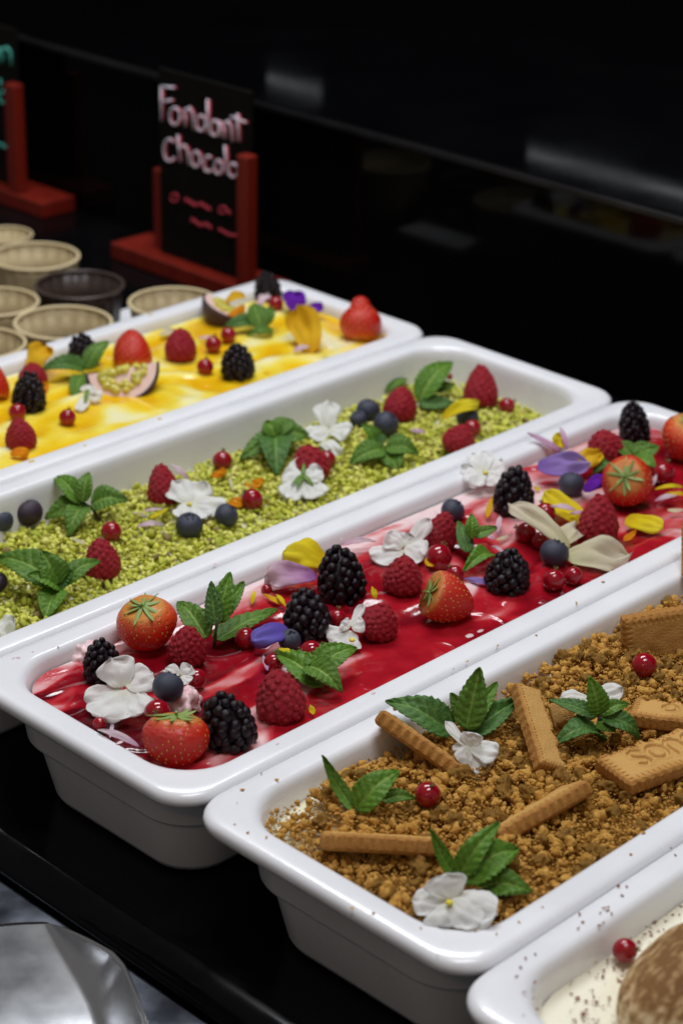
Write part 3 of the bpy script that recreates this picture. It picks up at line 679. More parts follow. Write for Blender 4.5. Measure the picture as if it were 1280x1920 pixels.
# ------------------------------------------------------------------ blades: leaves and petals
def blade(B, T, w, outline='leaf', N=None, fold=.25, curl=.12, ruf=0.0, serr=.17, seed=0, nu=44, nv=19, quilt=.045):
    B = np.asarray(B, float); T = np.asarray(T, float); a = T - B; L = np.linalg.norm(a); a = a / L
    N = nrm((0, 0, 1)) if N is None else nrm(N)
    s = np.cross(a, N); s = nrm(s); n = np.cross(s, a); V = []; vein = []; al = []
    for i in range(nu):
        u = i / (nu - 1)
        if outline == 'leaf': pr = (math.sin(math.pi * u ** .72) ** .60) * (1 - .25 * u) if 0 < u < 1 else 0
        elif outline == 'petal': pr = (u ** .42) * math.sqrt(max(0, 1 - ((u - .25) / .75) ** 4 if u > .25 else 1)); pr *= 1.0
        elif outline == 'round': pr = math.sqrt(max(0, 1 - (2 * u - 1) ** 2)) ** .85
        else: pr = (math.sin(math.pi * u ** .85) ** .8) * (1 + .35 * nz(u * 5 + seed, seed, 2)) if 0 < u < 1 else .05                # sliver
        pr = max(pr, .035)
        for j in range(nv):
            v = 2 * j / (nv - 1) - 1
            k = 1.0
            if serr: k += serr * ((u * 11 + .3) % 1 - .5) * (abs(v) ** 3)
            if outline in ('petal', 'round'): k += .20 * nz(u * 3 + seed, v * 2.5, seed) + .07 * nz(u * 9, v * 9, seed)
            y = v * w / 2 * pr * k + (0 if serr else .16 * w * nz(u * 1.6, seed, 3.0) * u)
            h = fold * abs(v) ** 1.2 * w / 2 * pr + curl * L * math.sin(math.pi * u) + ruf * w * (nz(u * 2.2 + seed * 1.3, v * 2.2, seed) * u + .6 * math.sin(v * 6 + seed) * .2 * u)
            if not serr: h += w * .005 * math.sin(v * 16 + 3 * nz(u * 2 + seed, v * 2, 1)) * min(1, u * 3) + w * .05 * nz(u * 4 + seed, v * 5, 7) * u
            ph = u * 7.5 - abs(v) * 1.5; fr = abs((ph % 1) - .5) * 2           # 1 at a vein
            if quilt and outline == 'leaf': h += quilt * w * ((1 - fr ** 2.2) * (1 - math.exp(-(v * 4) ** 2)) - .8 * math.exp(-(v * 7) ** 2)) + quilt * .5 * w * nz(u * 14 + seed, v * 7, 1)
            x = u * L + (.10 * L * (abs(v) ** 2) * (-1 if outline == 'leaf' else (-.35 if outline == 'petal' else 0)) * (u * (1 - u) * 2 if outline == 'leaf' else u))
            V.append(B + a * x + s * y + n * h); vein.append(min(1, max(0, .44 + .36 * fr ** 6 + .75 * math.exp(-(v * 10) ** 2) + .35 * nz(u * 12 + seed, v * 6, 2)))); al.append(u)
    return V, grid_faces(nu, nv), {'vein': vein, 'along': al}
VIEWUP = np.array((0, 0, 1.0)) * .75 - AX_F * .55
def pt(q, zs):
    return at(q[0], q[1], zs + q[2] * .001)
def sprig(zs, stem, leaves, label, dark=False, mats=None):
    """stem: list of (px, py, mm above the dessert); leaves: (base, tip, width px, {opts})"""
    sp = [pt(q, zs) for q in stem]
    e = empty('mint_sprig', sp[0], label, 'mint', 'mint sprigs on the desserts')
    part('stem', *tube(sp, .0011, 7, .0007), M['stem_dark' if dark else 'stem'], e)
    for k, lf in enumerate(leaves):
        b, t, w = lf[:3]; o = dict(lf[3]) if len(lf) > 3 else {}
        B, T = pt(b, zs), pt(t, zs); W = 1.28 * w / ppm(B)
        m = M[o.pop('m', 'mint' if (k + len(leaves)) % 3 else ('mint_light' if not dark else 'mint_dark'))]
        o.setdefault('N', VIEWUP); o.setdefault('seed', k * 2.3 + b[0] * .01); o.setdefault('ruf', .10); o.setdefault('curl', .12 + .10 * math.sin(k * 2.1 + b[1])); o.setdefault('fold', .22 + .1 * math.sin(k * 3.7 + b[0]))
        Vv, Ff, A = blade(B, T, W, 'leaf', **o); part('leaf', Vv, Ff, m, e, True, A, .0004)
    return e
LT, DK, MD = {'m': 'mint_light'}, {'m': 'mint_dark'}, {'m': 'mint'}
# red tray
sprig(ZR, [(402, 1212, 0), (404, 1190, 8), (408, 1160, 18)], [((388, 1197, 6), (333, 1129, 14), 44, {'m': 'mint', 'curl': .15}), ((404, 1172, 14), (396, 1090, 32), 30, DK), ((410, 1168, 14), (432, 1073, 34), 40, LT), ((412, 1160, 16), (458, 1092, 26), 34, MD), ((404, 1202, 4), (519, 1145, 5), 46, {'m': 'mint', 'N': (0, 0, 1)})], 'mint sprig with upright leaves beside the biggest strawberry')
sprig(ZR, [(598, 1272, 0), (592, 1258, 6)], [((604, 1288, 3), (516, 1222, 8), 52, {'m': 'mint_light'}), ((586, 1262, 6), (668, 1217, 11), 50, LT), ((578, 1248, 10), (641, 1299, 4), 50, {'m': 'mint'}), ((612, 1228, 8), (603, 1204, 14), 18, MD)], 'bright mint sprig behind the largest raspberry with a yellow sliver on it')
sprig(ZR, [(882, 1046, 0), (884, 1020, 8), (883, 1000, 14)], [((878, 1036, 5), (858, 978, 14), 26, DK), ((884, 1010, 12), (884, 964, 22), 24, LT), ((885, 1006, 12), (931, 990, 13), 24, MD), ((921, 1040, 5), (867, 1074, 4), 32, {'m': 'mint_light', 'curl': .22})], 'small upright mint sprig left of the lone blackberry')
sprig(ZR, [(1186, 868, 0), (1186, 852, 8)], [((1184, 852, 8), (1149, 832, 12), 32, MD), ((1188, 856, 8), (1235, 838, 12), 38, MD), ((1184, 856, 7), (1228, 878, 9), 36, LT), ((1142, 868, 3), (1112, 888, 3), 34, DK)], 'mint leaves behind the strawberry facing the viewer')
# green tray
sprig(ZG, [(193, 982, 0), (172, 952, 8), (156, 942, 13)], [((152, 944, 13), (104, 896, 20), 34, LT), ((156, 942, 14), (167, 886, 26), 28, MD), ((162, 945, 11), (85, 974, 4), 44, MD), ((156, 950, 10), (130, 1008, 1), 38, MD), ((172, 945, 8), (239, 938, 11), 50, {'m': 'mint', 'curl': .2})], 'mint sprig with spread leaves right of the plum coloured blueberry', True)
sprig(ZG, [(112, 1120, 0), (111, 1095, 10)], [((112, 1096, 10), (-4, 1046, 14), 62, MD), ((110, 1094, 11), (78, 1034, 26), 50, MD), ((116, 1096, 10), (188, 1052, 16), 36, MD), ((106, 1106, 8), (86, 1162, 1), 46, LT), ((112, 1100, 9), (52, 1078, 18), 42, LT), ((108, 1100, 8), (140, 1070, 18), 36, DK)], 'largest mint sprig at the near end of the pistachios')
sprig(ZG, [(520, 842, 0), (518, 818, 10)], [((520, 816, 11), (450, 862, 2), 40, MD), ((516, 822, 9), (519, 890, 1), 56, {'m': 'mint_dark'}), ((520, 816, 11), (578, 816, 9), 48, MD), ((516, 818, 11), (498, 790, 17), 34, LT), ((518, 816, 11), (548, 790, 13), 34, MD)], 'drooping mint sprig left of the raspberry with white flower', True)
sprig(ZG, [(722, 858, 0), (716, 836, 8)], [((716, 842, 8), (656, 869, 3), 44, MD), ((722, 838, 8), (746, 882, 1), 46, MD), ((722, 840, 8), (784, 852, 4), 42, MD), ((706, 832, 8), (678, 796, 20), 28, LT), ((714, 838, 8), (690, 818, 12), 36, DK)], 'mint sprig in front of the two blueberries on pistachios')
sprig(ZG, [(788, 765, 0), (787, 748, 6)], [((785, 750, 6), (847, 681, 20), 44, LT), ((786, 756, 5), (856, 758, 4), 32, DK), ((758, 709, 6), (722, 736, 2), 22, MD), ((812, 735, 8), (852, 722, 8), 26, MD)], 'mint sprig with one upright leaf behind the far raspberries on pistachios')
# yellow tray
sprig(ZY, [(160, 712, 0), (158, 698, 5)], [((158, 693, 5), (76, 697, 5), 34, DK), ((156, 690, 6), (112, 682, 8), 26, MD), ((154, 704, 4), (138, 745, 1), 30, MD), ((163, 692, 5), (204, 641, 17), 32, MD)], 'dark mint sprig between blackberry and passion fruit on mango glaze')
sprig(ZY, [(486, 628, 0), (486, 612, 5)], [((478, 606, 6), (422, 614, 5), 30, DK), ((490, 614, 5), (474, 570, 16), 38, MD), ((492, 612, 5), (510, 578, 13), 30, MD), ((512, 624, 2), (462, 630, 1), 18, MD)], 'mint sprig at the foot of the far passion fruit piece')
# brown tray
sprig(ZB, [(664, 1534, -1), (668, 1518, 6)], [((667, 1522, 4), (603, 1416, 24), 26, {'m': 'mint', 'curl': -.12, 'fold': .5}), ((668, 1520, 5), (749, 1446, 17), 54, LT), ((716, 1500, 6), (779, 1498, 5), 26, MD)], 'mint sprig at the near left of the crumbs beside a redcurrant')
sprig(ZB, [(868, 1388, -1), (872, 1372, 7), (876, 1345, 16)], [((848, 1374, 6), (722, 1316, 16), 60, {'m': 'mint_dark', 'curl': .16}), ((874, 1366, 12), (899, 1251, 38), 52, MD), ((880, 1358, 12), (932, 1280, 24), 32, LT), ((868, 1350, 10), (845, 1299, 22), 30, MD), ((880, 1378, 8), (972, 1310, 14), 48, {'m': 'mint_dark'})], 'big mint sprig behind the leaning biscuit at the far wall of the crumb tray', True)
sprig(ZB, [(1123, 1392, -1), (1122, 1365, 8), (1122, 1338, 16)], [((1123, 1338, 16), (1102, 1268, 34), 40, LT), ((1120, 1342, 15), (1028, 1313, 18), 30, {'m': 'mint_dark'}), ((1130, 1388, 4), (1040, 1396, 6), 62, {'m': 'mint_dark', 'curl': .3, 'N': (0, 0, 1)}), ((1126, 1340, 15), (1178, 1321, 17), 26, MD), ((1128, 1344, 14), (1198, 1386, 3), 36, {'m': 'mint_dark', 'curl': .25}), ((1124, 1350, 12), (1152, 1372, 9), 40, MD)], 'mint sprig with dark upright stem behind the embossed biscuit', True)
sprig(ZB, [(852, 1664, -1), (855, 1645, 6)], [((854, 1646, 6), (806, 1554, 26), 26, {'m': 'mint_light', 'curl': -.1, 'fold': .45}), ((860, 1645, 8), (937, 1542, 26), 42, LT), ((862, 1650, 7), (971, 1594, 13), 72, {'m': 'mint_light'}), ((895, 1662, 4), (996, 1672, 4), 58, {'m': 'mint', 'curl': .2})], 'mint sprig behind the large white flower on the crumbs', True)
sprig(ZW, [(1310, 1940, 0), (1300, 1932, 4)], [((1300, 1932, 4), (1252, 1906, 8), 34, MD)], 'mint leaf in the bottom right corner beside the sponge finger')

def flower(zs, c, petals, label, eye=None, m='white', sepals=None, seed=0):
    cp = pt(c, zs); e = empty('flower', cp, label, 'flower', 'white flowers on the desserts')
    for k, q in enumerate(petals):
        t, w = q[0], q[1]; o = dict(q[2]) if len(q) > 2 else {}
        mm = M[o.pop('m', m)]; T = pt(t, zs); B = cp + nrm(T - cp) * .0006 + np.array((0, 0, .0004 * k)); W = 1.32 * w / ppm(cp)
        o.setdefault('N', VIEWUP); o.setdefault('ruf', .16); o.setdefault('curl', .06 * math.sin(k * 2.2 + seed)); o.setdefault('fold', -.06)
        Vv, Ff, A = blade(B, T, W, 'petal', serr=0, seed=k * 1.9 + seed, nu=20, nv=15, **o); part('petal', Vv, Ff, mm, e, True, A, .00025)
    if eye:
        p = pt(eye, zs); Vv, Ff = ico(2); part('eye', Vv * np.array((.0016, .0016, .0010)) + p, Ff, M['eye'], e)
    for k, s in enumerate(sepals or []):
        Vv, Ff, A = blade(cp + np.array((0, 0, .003)), pt(s, zs), 9 / ppm(cp), 'leaf', N=VIEWUP, serr=0, quilt=0, nu=12, nv=5, curl=.1); part('sepal', Vv, Ff, M['mint_light'], e, True, A, .0004)
    return e
flower(ZR, (234, 1294, 9), [((158, 1312, 6), 50), ((200, 1352, 4), 78), ((273, 1336, 6), 62), ((207, 1236, 20), 72), ((288, 1264, 14), 62)], 'large open white flower at the near end of the red dessert', seed=1)
flower(ZR, (338, 1270, 8), [((312, 1250, 12), 34), ((358, 1247, 13), 30), ((356, 1280, 8), 24)], 'crumpled small white flower behind the blueberry at the near end', seed=4)
flower(ZR, (757, 1030, 5), [((696, 1048, 4), 46), ((722, 1003, 12), 46), ((768, 1000, 12), 46), ((810, 976, 18), 34), ((800, 1040, 6), 48)], 'ruffled white flower behind a raspberry in the middle of the red dessert', seed=6)
flower(ZR, (657, 1182, 8), [((612, 1196, 5), 42), ((650, 1218, 3), 46), ((640, 1166, 12), 26), ((684, 1168, 12), 34), ((680, 1132, 17), 18)], 'small white flower leaning on a raspberry in red glaze', (660, 1200, 8), seed=9)
flower(ZR, (906, 886, 10), [((866, 872, 12), 44), ((896, 846, 16), 50), ((940, 862, 14), 46), ((936, 905, 8), 40), ((878, 908, 8), 44)], 'white flower on the rim beside the tall blackberry', (910, 886, 11.5), seed=12)
flower(ZG, (357, 945, 6), [((324, 904, 13), 50), ((378, 902, 14), 52), ((424, 952, 7), 46), ((340, 972, 4), 44), ((388, 972, 4), 44)], 'white flower with yellow eye on pistachios beside a raspberry', (355, 945, 8), seed=15)
flower(ZG, (568, 900, 8), [((566, 856, 16), 48), ((606, 884, 12), 44), ((602, 932, 4), 46), ((534, 934, 3), 46), ((528, 896, 8), 44)], 'white flower seen from behind with green sepals on pistachios', None, 'white', [(570, 868, 15), (545, 912, 7), (590, 914, 6), (556, 918, 6)], seed=18)
flower(ZG, (616, 804, 5), [((612, 752, 18), 48), ((660, 806, 8), 46), ((577, 818, 4), 44)], 'white flower of three petals behind the raspberry on pistachios', seed=21)
flower(ZY, (165, 738, 6), [((192, 744, 4), 28), ((178, 726, 9), 22), ((150, 772, 1), 22), ((160, 722, 10), 22)], 'torn white flower in front of the passion fruit quarter', None, 'white', [(160, 762, 2)], seed=24)
flower(ZB, (880, 1405, 12), [((832, 1354, 20), 20), ((886, 1374, 20), 42), ((848, 1398, 12), 22), ((934, 1416, 12), 48), ((914, 1446, 6), 42), ((858, 1428, 8), 36)], 'narrow white flower on the big mint sprig in the crumb tray', seed=27)
flower(ZB, (842, 1692, 13), [((772, 1690, 12), 58), ((842, 1738, 9), 76), ((832, 1638, 22), 76), ((932, 1712, 13), 88), ((898, 1738, 9), 62)], 'large white flower with yellow eye at the near edge of the crumbs', (842, 1692, 15), seed=30)
flower(ZB, (1106, 1312, 8), [((1048, 1308, 8), 34), ((1168, 1290, 14), 40), ((1120, 1296, 12), 34)], 'white flower half hidden behind the upright mint leaf on the crumbs', seed=33)

def petal(zs, b, t, w, m, label, outline='petal', group=None, **o):
    B, T = pt(b, zs), pt(t, zs); w = w * (.62 if outline == 'sliver' else 1.1); o.setdefault('N', VIEWUP); sd_ = (b[0] * 7.3 + b[1]) % 19; o.setdefault('seed', sd_); o.setdefault('ruf', .34); o.setdefault('fold', .06 + .12 * math.sin(sd_)); o.setdefault('curl', .10 * math.sin(sd_ * 2.1) + .04)
    Vv, Ff, A = blade(B, T, w / ppm(B), outline, serr=0, nu=18, nv=11, **o); c = (B + T) / 2
    ob = obj('petal', make_mesh('petal', np.array(Vv) - c, Ff, M[m], True, A), None, c)
    md = ob.modifiers.new('thickness', 'SOLIDIFY'); md.thickness = .00028; md.offset = 0
    return tag(ob, label, 'petal', group or 'loose flower petals on the desserts')
P = petal
P(ZR, (612, 1052, 5), (530, 1036, 8), 84, 'yellow', 'broad lemon yellow petal behind the blackberries in red glaze')
P(ZR, (594, 1080, 7), (496, 1086, 7), 72, 'violetpink', 'broad petal veined pink and violet beside two blackberries')
P(ZR, (541, 1180, 10), (472, 1204, 7), 44, 'blue', 'blue violet petal leaning on a blackberry', 'round')
P(ZR, (262, 1400, 6), (184, 1370, 9.5), 24, 'palepink', 'pale pink petal lying over the near rim of the red tray', 'sliver')
P(ZR, (212, 1352, 2), (206, 1384, 3), 14, 'palepink', 'pale pink sliver hanging under the large white flower', 'sliver')
P(ZR, (286, 1285, 8), (262, 1300, 7), 16, 'yellow', 'yellow sliver between large white flower and blueberry', 'sliver')
P(ZR, (640, 1022, 4), (704, 1014, 5), 20, 'palepink', 'pale pink petal near the wall behind the yellow petal in red glaze', 'sliver')
P(ZR, (704, 1124, 4), (698, 1100, 9), 18, 'yellow', 'yellow petal tip standing behind a raspberry in red glaze', 'sliver')
P(ZR, (528, 1134, 3), (494, 1114, 4), 16, 'gold', 'golden sliver left of the blackberry beside the blue petal', 'sliver')
P(ZR, (536, 1138, 4), (518, 1116, 5), 14, 'yellow', 'pale yellow sliver beside the golden one near the blackberry', 'sliver')
P(ZR, (472, 1134, 3), (478, 1108, 6), 14, 'yellow', 'yellow sliver standing right of the upright mint leaves', 'sliver')
P(ZR, (524, 1058, 3), (512, 1044, 4), 16, 'gold', 'little golden bit left of the broad yellow petal', 'sliver')
P(ZR, (556, 1233, 9), (522, 1216, 10), 20, 'yellow', 'yellow sliver resting on the bright mint sprig', 'sliver')
P(ZR, (502, 1258, 4), (494, 1230, 5), 16, 'pink', 'pink sliver left of the bright mint sprig', 'sliver')
P(ZR, (588, 1340, 2), (582, 1322, 5), 18, 'yellow', 'yellow bit at the near rim right of the largest raspberry', 'sliver')
P(ZR, (796, 1056, 5), (818, 1050, 6), 22, 'gold', 'round golden petal bit below a redcurrant', 'round')
P(ZR, (925, 1098, 2), (870, 1086, 3), 22, 'lavender', 'lavender petal under the small mint sprig', 'sliver')
P(ZR, (932, 1002, 3), (936, 968, 6), 18, 'palepink', 'white pink petal tip right of the small mint sprig', 'sliver')
P(ZR, (926, 1012, 3), (908, 1002, 4), 16, 'palepink', 'little pink petal below the white pink tip', 'sliver')
P(ZR, (930, 1012, 3), (958, 1002, 3), 12, 'ivory', 'ivory sliver right of the little pink petal', 'sliver')
P(ZR, (946, 1040, 3), (922, 1024, 3), 12, 'palepink', 'pale pink sliver behind the lone blackberry', 'sliver')
P(ZR, (912, 972, 4), (922, 930, 12), 18, 'gold', 'golden pink sliver leaning left of the tall blackberry', 'sliver')
P(ZR, (1068, 1032, 6), (954, 946, 20), 50, 'ivory', 'long folded ivory petal in front of the tall blackberry', 'petal', fold=.35)
P(ZR, (1060, 1046, 5), (1180, 1040, 3), 90, 'ivory', 'broad ivory petal overlapping the near rim of the red tray')
P(ZR, (1052, 1022, 4), (1080, 990, 4), 52, 'ivory', 'short ivory petal tucked behind the broad ivory one')
P(ZR, (1096, 982, 4), (1020, 926, 10), 46, 'yellow', 'yellow petal with pink slivers on it left of a raspberry', 'round')
P(ZR, (1078, 956, 10), (1030, 950, 10), 20, 'palepink', 'pale pink sliver on the yellow petal, left one', 'sliver')
P(ZR, (1096, 960, 9), (1068, 962, 9), 16, 'pink', 'pink sliver on the yellow petal, right one', 'sliver')
P(ZR, (1062, 990, 4), (1026, 998, 4), 20, 'palepink', 'pale pink petal between ivory petals and yellow petal', 'sliver')
P(ZR, (1172, 972, 5), (1242, 992, 5), 40, 'yellow', 'yellow petal lying alone near the rim at the right', 'round')
P(ZR, (1168, 1014, 3), (1192, 994, 7), 22, 'orange', 'orange petal bit right of the broad ivory petal', 'sliver')
P(ZR, (1006, 878, 10), (1104, 868, 10), 48, 'lavender', 'broad lavender petal above a blueberry', 'round')
P(ZR, (1086, 868, 10), (1122, 848, 12), 40, 'gold', 'golden petal right of the lavender petal', 'round')
P(ZR, (1094, 922, 6), (1134, 894, 12), 34, 'purple', 'deep purple petal against the strawberry facing the viewer')
P(ZR, (1050, 846, 6), (988, 812, 14), 24, 'pink', 'pink petal pointing over the far wall of the red tray', 'sliver')
P(ZR, (1062, 842, 8), (1048, 802, 14), 16, 'pink', 'thin mauve sliver standing beside the small yellow petal', 'sliver')
P(ZR, (1062, 838, 8), (1036, 818, 12), 28, 'yellow', 'small yellow petal above the lavender petal')
P(ZR, (1012, 918, 3), (1000, 914, 4), 14, 'yellow', 'tiny yellow bit right of the tall blackberry', 'sliver')
P(ZR, (1226, 918, 4), (1280, 914, 5), 16, 'yellow', 'yellow sliver at the right frame edge, upper one', 'sliver')
P(ZR, (1236, 934, 3), (1290, 928, 4), 18, 'gold', 'golden sliver at the right frame edge, lower one', 'sliver')
P(ZR, (1226, 940, 4), (1268, 930, 5), 18, 'palepink', 'pale pink sliver under the yellow slivers at the right', 'sliver')
P(ZR, (1222, 912, 4), (1230, 890, 9), 14, 'palepink', 'white pink sliver beside the strawberry facing the viewer', 'sliver')
P(ZR, (1250, 956, 3), (1284, 956, 4), 16, 'ivory', 'pale stalky bit at the right frame edge by the rim', 'sliver')
# green tray
P(ZG, (828, 786, 10), (898, 756, 16), 34, 'yellow', 'yellow petal draped over a blueberry on pistachios', 'petal', fold=.3)
P(ZG, (798, 812, 2), (768, 808, 3), 16, 'pink', 'pink petal bit in front of the far raspberries on pistachios', 'sliver')
P(ZG, (-12, 1182, 5), (30, 1172, 6), 52, 'white', 'white petal at the left frame edge of the pistachios')
P(ZG, (602, 830, 2), (638, 852, 2), 32, 'white', 'single white petal right of the raspberry with white flower')
P(ZG, (458, 908, 2), (496, 906, 4), 28, 'orange', 'orange petal above a redcurrant on pistachios')
P(ZG, (396, 892, 3), (426, 886, 6), 22, 'orange', 'orange petal below the upper redcurrant on pistachios')
P(ZG, (430, 940, 3), (456, 948, 3), 20, 'orange', 'curled orange bit left of a redcurrant on pistachios', 'round')
P(ZG, (436, 922, 2), (430, 896, 4), 8, 'ivory', 'thin ivory sliver between orange petal bits', 'sliver')
P(ZG, (352, 898, 8), (318, 870, 14), 20, 'palepink', 'pale pink petal resting on the raspberry behind the white flower', 'sliver')
P(ZG, (236, 962, 2), (276, 968, 3), 18, 'palepink', 'pale pink petal right of the spread mint sprig', 'sliver')
P(ZG, (256, 988, 2), (308, 984, 4), 20, 'palepink', 'pink and white petal in front of the white flower on pistachios', 'sliver')
P(ZG, (280, 972, 4), (316, 952, 7), 14, 'yellow', 'yellow sliver left of the white flower on pistachios', 'sliver')
P(ZG, (270, 958, 2), (306, 954, 3), 12, 'palepink', 'pale sliver behind the yellow sliver on pistachios', 'sliver')
P(ZG, (162, 1020, 2), (134, 1008, 2), 16, 'ivory', 'cream coloured sliver behind the near raspberry on pistachios', 'sliver')
# yellow tray
P(ZY, (56, 700, 3), (88, 650, 14), 56, 'gold', 'upright golden petal behind mint near the paper cups', 'petal')
P(ZY, (588, 662, 1), (560, 578, 22), 72, 'gold', 'big standing apricot petal at the far end of the mango dessert', 'petal', N=D(-.2, .3, .9))
P(ZY, (20, 852, 3), (56, 848, 4), 28, 'orange', 'orange petal at the foot of the near raspberry on mango glaze')
P(ZY, (556, 584, 5), (548, 550, 12), 40, 'purple', 'left deep purple petal at the far end of the mango dessert', 'round')
P(ZY, (572, 580, 6), (606, 578, 8), 30, 'purple', 'right deep purple petal at the far end of the mango dessert', 'round')
P(ZY, (84, 742, 4), (70, 722, 10), 40, 'orange', 'orange petal hidden behind the left blackberry on mango glaze')
P(ZY, (428, 592, 9), (460, 578, 12), 22, 'orange', 'orange petal on the far passion fruit piece, lower one')
P(ZY, (424, 566, 14), (456, 552, 16), 24, 'gold', 'golden petal on the far passion fruit piece, upper one')
P(ZY, (484, 574, 8), (502, 552, 12), 20, 'palepink', 'pale pink petal below the far corner blackberry')
P(ZY, (300, 628, 3), (328, 618, 4), 22, 'ivory', 'pale petal behind the lone raspberry on mango glaze')
P(ZY, (550, 660, 3), (580, 650, 4), 20, 'palepink', 'pale pink bit at the foot of the apricot petal', 'sliver')
P(ZY, (372, 634, 2), (398, 630, 3), 12, 'palepink', 'pink sliver right of the lone raspberry on mango glaze', 'sliver')

# passion fruit wedges
def passion(zs, c, rpx, zax, xax, label, seed):
    """local: x along the cut diameter, y into the fruit, z out of the visible cut face"""
    r_ = random.Random(seed); p = pt(c, zs); R = rpx / ppm(p)
    e = empty('passion_fruit', p, label, 'passion fruit', 'passion fruit pieces on the mango dessert')
    Z = Vector(D(*zax)); X = Vector(D(*xax)); X = (X - Z * X.dot(Z)).normalized(); Y = Z.cross(X)
    e.rotation_euler = Matrix((X, Y, Z)).transposed().to_euler(); e.scale = (R, R, R)
    def wedge(rr, n=24, m=14, inset=0):                   # y<0 half disc face at z=0, second cut at y=0
        V = []; F = []
        for i in range(m + 1):
            for j in range(n + 1):
                b = math.pi / 2 * i / m; a = math.pi + math.pi * j / n                     # b: polar from face plane into the fruit
                V.append((rr * math.cos(a), rr * math.sin(a) * math.cos(b) - inset, rr * math.sin(a) * math.sin(b) - inset))
        F = grid_faces(m + 1, n + 1); return V, F
    V, F = wedge(1.0); o = obj('skin', make_mesh('skin', V, F, M['skin']), e); md = o.modifiers.new('thickness', 'SOLIDIFY'); md.thickness = .07; md.offset = 0
    V, F = wedge(.95, inset=.012); n = 25; m = 15
    V.append((0, -.012, -.012)); k = len(V) - 1
    F = list(F) + [(j, k, j + 1) for j in range(n - 1)] + [((m - 1) * n + j + 1, k, (m - 1) * n + j) for j in range(n - 1)]
    obj('pith', make_mesh('pith', V, F, M['pith'], False), e)
    pcs = []; pips = []
    for i in range(70):
        a = math.pi + math.pi * r_.random(); q = .66 * math.sqrt(r_.random()); s = r_.uniform(.08, .14); face = r_.random() < .6
        cc = np.array((q * math.cos(a), q * math.sin(a) - .04, .0)) if face else np.array((q * math.cos(a), .0, q * math.sin(a) - .02))
        v, f = ico(2); pcs.append((v * s * np.array((1, 1, .8)) + cc, f.tolist()))
        if i % 4 == 0: v, f = ico(1); pips.append((v * s * .62 * np.array((.7, 1, .6)) + cc + (np.array((0, 0, s * .45)) if face else np.array((0, s * .45, 0))), f.tolist()))
    o = obj('pulp', make_mesh('pulp', *join(pcs), M['pulp']), e); obj('pips', make_mesh('pips', *join(pips), M['pip']), e)
    return e
passion(ZY, (229, 690, 13), 68, (-.05, .35, .92), (.97, .18, 0), 'passion fruit quarter with yellow pulp facing the viewer', 1)
passion(ZY, (432, 572, 10), 52, (.35, .82, .45), (.80, -.45, .2), 'passion fruit piece with dark skin and petals in the far corner', 2)

# ------------------------------------------------------------------ biscuits
def seg_d(P, a, b):
    a = np.array(a, float); b = np.array(b, float); ab = b - a; t = np.clip(((P - a) @ ab) / (ab @ ab + 1e-12), 0, 1); return np.linalg.norm(P - (a + t[:, None] * ab), axis=1)
def ell(cx, cy, rx, ry, a0=0, a1=360, n=14):
    return [(cx + rx * math.cos(R_(a0 + (a1 - a0) * i / n)), cy + ry * math.sin(R_(a0 + (a1 - a0) * i / n))) for i in range(n + 1)]
SONO = [[(-.33 + x * .055, .03 + y * .15) for x, y in ((.9, .75), (.2, 1), (-.8, .8), (-.9, .35), (-.2, .05), (.7, -.2), (.9, -.65), (.1, -1), (-.9, -.75))], ell(-.15, .03, .075, .13),
        [(-.03, -.12), (-.03, .10), (.01, .16), (.06, .15), (.09, .09), (.09, -.12)], ell(.22, .03, .075, .13)]
SONO = [[(-.36 + (a + .33) * 1.9, .02 + (b - .03) * 1.45) for a, b in st] for st in SONO]
